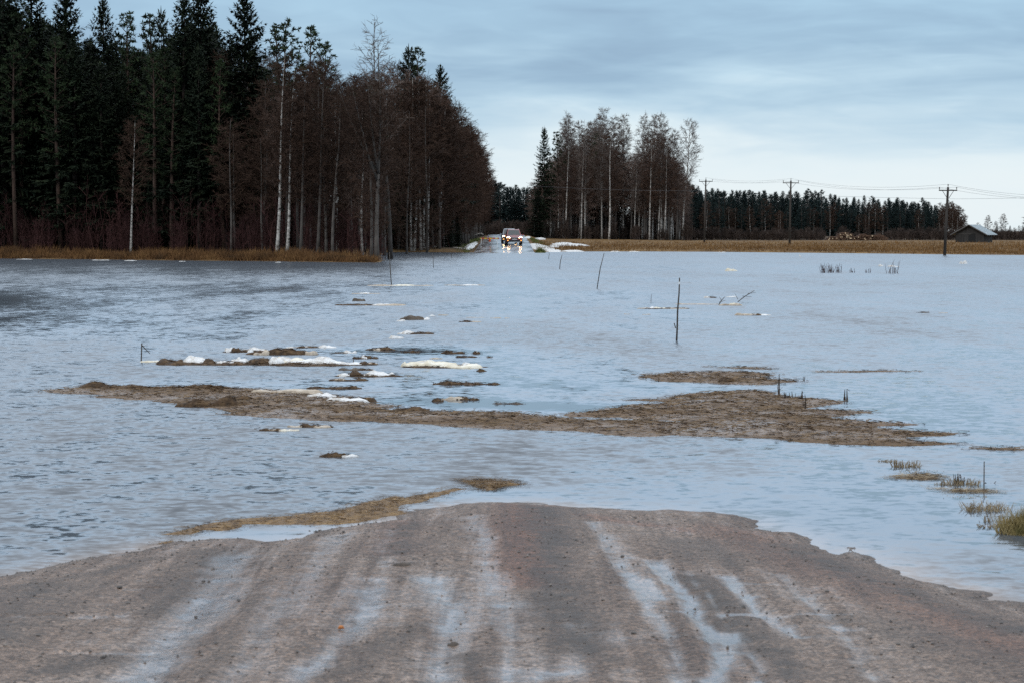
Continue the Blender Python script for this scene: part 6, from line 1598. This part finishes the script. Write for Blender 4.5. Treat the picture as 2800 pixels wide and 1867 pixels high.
bar([(1700, 1118), (1836, 1101), (1760, 1094), (1840, 1086), (1915, 1073), (2040, 1066), (2105, 1068), (2155, 1086), (2230, 1094), (2290, 1098), (2215, 1108), (2215, 1116), (2300, 1123), (2390, 1134), (2330, 1141), (2360, 1150), (2432, 1160),
     (2350, 1168), (2480, 1179), (2600, 1186), (2490, 1195), (2590, 1212), (2490, 1223), (2418, 1221), (2280, 1214), (2160, 1207), (2020, 1197), (1830, 1190), (1760, 1184), (1900, 1160), (1700, 1140), (1600, 1136), (1590, 1124)], 'wide silt bar with standing stalks, reaching furthest out into the calm water', 402, 0.05, 0.08, 7000)
bar([(1755, 1030), (1830, 1021), (1960, 1017), (2060, 1018), (2110, 1034), (2200, 1043), (2100, 1053), (2030, 1053), (1900, 1048), (1790, 1040)], 'narrow silt bar lying behind the wide one', 403, 0.05, 0.13, 1500)
bar([(1926, 1003), (2000, 1003.5), (2090, 1006), (2140, 1009), (2080, 1010), (1990, 1007)], 'hair-thin silt line behind the narrow bar', 404, 0.03, 0.13, 260, ragged=0.3)
bar([(2228, 1016), (2330, 1013), (2440, 1012), (2540, 1014), (2400, 1017), (2300, 1018)], 'hair-thin silt line running on into the open water', 405, 0.02, 0.14, 200, ragged=0.3)
bar([(2640, 1226), (2700, 1222), (2790, 1225), (2840, 1229), (2740, 1231)], 'thin brown silt sliver beyond the drowned grass', 406, 0.03, 0.08, 160, ragged=0.2)
bar([(2460, 1305), (2500, 1293), (2545, 1296), (2570, 1308), (2530, 1312)], 'small mat of drift straw before the ragged tan clump', 407, 0.04, 0.05, 420, ragged=0.25, sw=0.006, sl=(0.06, 0.25), name='straw_mat', cat='straw mat', stalkmat='straw')
bar([(2520, 1328), (2600, 1338), (2700, 1337), (2720, 1345), (2610, 1345)], 'thin mat of drift straw below the dark reed stumps', 408, 0.03, 0.05, 380, ragged=0.25, sw=0.006, sl=(0.06, 0.25), name='straw_mat', cat='straw mat', stalkmat='straw')
# wrack line along the near road edge
bar([(425, 1486), (455, 1478), (500, 1462), (430, 1462), (520, 1446), (600, 1430), (680, 1420), (760, 1416), (860, 1404), (960, 1392), (1010, 1374), (1080, 1356), (1110, 1362), (1180, 1344), (1240, 1333), (1280, 1336), (1240, 1346), (1180, 1358), (1150, 1372), (1080, 1380), (1070, 1396), (1110, 1402), (1040, 1412), (980, 1428), (900, 1432), (760, 1432), (650, 1430),
     (640, 1448), (600, 1452), (560, 1448), (500, 1470), (460, 1486)], 'ochre wrack line of straw along the puddle at the road edge', 410, 0.035, 0.04, 2600, name='wrack_line', cat='wrack line', mat='algae', ragged=0.22, sl=(0.03, 0.13), sw=0.005, up=0.2)
bar([(1268, 1313), (1320, 1311), (1390, 1316), (1410, 1324), (1370, 1332), (1340, 1340), (1310, 1332), (1290, 1322)], 'small tangled raft of straw off the tip of the wrack line', 411, 0.05, 0.04, 900, name='straw_mat', cat='straw mat', mat='algae', ragged=0.15, sl=(0.06, 0.22), sw=0.005, up=0.25)
# darker heaps and snow lying on the long bar
GH = 'heaps lying on the long silt bar'
def heap(u0, u1, v, h, k, label, cat, name, dd=0.35):
    p0, p1 = P(u0, v), P(u1, v); L = p1.x - p0.x; H = h / F * p0.y
    _, me = seg_mesh(k, L, float(np.clip(L * dd, 0.2, 1.8)), 0.6 * H + 0.04)
    o = link(bpy.data.objects.new(name, me)); o.location = ((p0.x + p1.x) / 2, p0.y, 0.02)
    tag(o, label, cat, GH)
heap(215, 400, 1063, 14, 'b', 'dark reed heap at the outer tip of the long bar', 'reed debris', 'reed_heap', 0.3)
heap(370, 660, 1067, 8, 'b', 'low brown reed ridge along the far edge of the long bar', 'reed debris', 'reed_heap', 0.15)
heap(474, 600, 1111, 12, 'b', 'dark log-like reed roll at the near edge of the long bar', 'reed debris', 'reed_heap', 0.14)
heap(575, 732, 1112, 22, 'b', 'largest dark reed heap lying on the long bar', 'reed debris', 'reed_heap', 0.3)
heap(600, 700, 1096, 8, 'b', 'small dark reed heap behind the largest heap on the long bar', 'reed debris', 'reed_heap', 0.3)
heap(690, 880, 1076, 5, 'i', 'flat sheet of dirty beige ice on the far side of the long bar', 'ice floe', 'ice_sheet', 0.3)
heap(830, 930, 1090, 6, 'w', 'bright snow patch on the long bar', 'ice floe', 'ice_sheet', 0.45)
heap(890, 1005, 1101, 6, 'w', 'second bright snow patch, sagging towards the near edge of the long bar', 'ice floe', 'ice_sheet', 0.3)
heap(925, 1030, 1096, 8, 'b', 'brown reed ridge behind the second snow patch of the long bar', 'reed debris', 'reed_heap', 0.2)
heap(1040, 1180, 1128, 8, 'b', 'dark reed row on the far edge of the long bar past the snow', 'reed debris', 'reed_heap', 0.12)
heap(1960, 2012, 1046, 8, 'b', 'dark log-like clump on the narrow upper bar', 'reed debris', 'reed_heap', 0.2)

# ------------------------------------------------------------------ loose stones on the near road
def pebbles(n, lo, hi, seed, inner=0.22):
    R = np.random.default_rng(seed)
    x = R.uniform(-4.5, 4.5, n * 3); y = 7 + 9.5 * R.uniform(0, 1, n * 3) ** 0.9
    z, sd, dk, wt = road_at(x, y)
    k = (sd > -0.02) & (R.uniform(0, 1, n * 3) < inner + 0.7 * np.exp(-np.maximum(sd, 0) / 0.5) + 0.4 * dk - 0.15 * wt) & (np.abs(x) < y * 0.25 + 0.3)
    x, y, z = x[k][:n], y[k][:n], z[k][:n]; n = len(x)
    s = lo + (hi - lo) * R.uniform(0, 1, n) ** 3
    o = np.array([[1, 0, 0], [0, 1, 0], [-1, 0, 0], [0, -1, 0], [0, 0, 0.8], [0, 0, -0.5]], float)
    Fo = np.array([[0, 1, 4], [1, 2, 4], [2, 3, 4], [3, 0, 4], [1, 0, 5], [2, 1, 5], [3, 2, 5], [0, 3, 5]])
    a = R.uniform(0, 6.28, n); ca, sa = np.cos(a), np.sin(a)
    V = o[None] * R.uniform(0.6, 1.3, (n, 6, 1)) * s[:, None, None]
    Vx = V[..., 0] * ca[:, None] - V[..., 1] * sa[:, None]; Vy = V[..., 0] * sa[:, None] + V[..., 1] * ca[:, None]
    V = np.stack([Vx + x[:, None], Vy + y[:, None], V[..., 2] + z[:, None] + 0.2 * s[:, None]], -1).reshape(-1, 3)
    return V, (Fo[None] + 6 * np.arange(n)[:, None, None]).reshape(-1, 3)
MT['gravelstone'] = noisy('gravel_stones', [(0.3, (0.06, 0.052, 0.048)), (0.5, (0.13, 0.112, 0.10)), (0.75, (0.28, 0.24, 0.21))], 18, 3, 0.6, spec=0.4)
V, Fc = pebbles(9000, 0.003, 0.012, 8)
tag(np_obj('gravel', V, Fc, MT['gravelstone']), 'loose gravel scattered over the wet road', 'gravel', kind='stuff')

MT['darkgravel'] = noisy('dark_gravel_stones', [(0.3, (0.03, 0.026, 0.024)), (0.75, (0.09, 0.078, 0.07))], 18, 3, 0.6, spec=0.4)
V, Fc = pebbles(1500, 0.005, 0.014, 9, 0.06)
tag(np_obj('dark_gravel', V, Fc, MT['darkgravel']), 'loose dark gravel strewn along the edges of the wet road', 'gravel', kind='stuff')

def stone_mesh(seed):
    R = random.Random(seed); m = MB()
    me = bpy.data.meshes.new('stone'); import bmesh
    bm = bmesh.new(); bmesh.ops.create_icosphere(bm, subdivisions=2, radius=1.0)
    for v in bm.verts:
        v.co *= 0.75 + 0.5 * R.random() if R.random() < 0.3 else 0.9 + 0.15 * R.random()
        v.co.z *= 0.65
    bm.to_mesh(me); bm.free(); me.materials.append(MT['stone'])
    return me
SM = [stone_mesh(i) for i in range(4)]
SPOTS = [(327, 1606, 9), (556, 1589, 8), (535, 1686, 7), (348, 1649, 6), (197, 1678, 8), (104, 1737, 8), (247, 1730, 8), (450, 1749, 6), (636, 1794, 7), (700, 1770, 6), (881, 1671, 5), (1733, 1731, 9), (1785, 1740, 7), (1830, 1511, 7), (1702, 1521, 8), (2457, 1674, 7), (2456, 1761, 8), (2550, 1760, 7), (2410, 1788, 6),
         (2346, 1578, 8), (2262, 1616, 7), (2738, 1704, 8), (2692, 1815, 8), (2571, 1845, 6), (1649, 1640, 6), (1130, 1805, 7), (1120, 1800, 5), (215, 1553, 7), (250, 1540, 6), (130, 1595, 6), (2012, 1455, 6), (1737, 1415, 6), (1586, 1410, 5), (1100, 1510, 5)]
for i, (u, v, r) in enumerate(SPOTS):
    p = P(u, v, 0.12)
    z = float(road_at(np.array([p.x]), np.array([p.y]))[0][0])
    for _ in range(3):
        p = P(u, v, z); z = float(road_at(np.array([p.x]), np.array([p.y]))[0][0])
    o = link(bpy.data.objects.new('stone', SM[i % 4])); s = r / F * p.y
    s *= 0.7; o.location = (p.x, p.y, z + s * 0.3); o.scale = (s * 1.25, s, s); o.rotation_euler = (0, 0, i * 1.7)
    tag(o, 'loose dark stone lying on the wet gravel road', 'stone', 'dark stones on the gravel road')
MT['leaf'] = flat_mat('orange_brown_leaf', (0.45, 0.16, 0.04), 0.6)
p = P(932, 1671, 0.22)
m = MB(); m.tube([V3(-0.014, 0, 0.004), V3(-0.005, 0.002, 0.010), V3(0.008, -0.002, 0.011), V3(0.017, 0, 0.003)], [0.003, 0.010, 0.009, 0.002], 6)
tag(m.obj('fallen_leaf', MT['leaf'], loc=(p.x, p.y, float(road_at(np.array([p.x]), np.array([p.y]))[0][0]) + 0.003)), 'small orange leaf lying alone on the road', 'leaf')
for u, v, w, lab in ((1100, 1553, 60, 'dark flat clod of mud lying across the road near the water'), (1238, 1762, 40, 'dark flat clod of mud between the two middle wheel tracks')):
    p = P(u, v, 0.12); z = float(road_at(np.array([p.x]), np.array([p.y]))[0][0])
    L = w / F * p.y
    FS[0] += 1
    V, Fc = mound(L, L * 0.7, 0.018, FS[0], 3, 0.5, 24, 5)
    tag(np_obj('mud_clod', V, Fc, noisy('dark_mud', [(0.3, (0.05, 0.04, 0.033)), (0.7, (0.10, 0.08, 0.065))], 30, 4, 0.7), loc=(p.x, p.y, z), smooth=True), lab, 'mud clod')
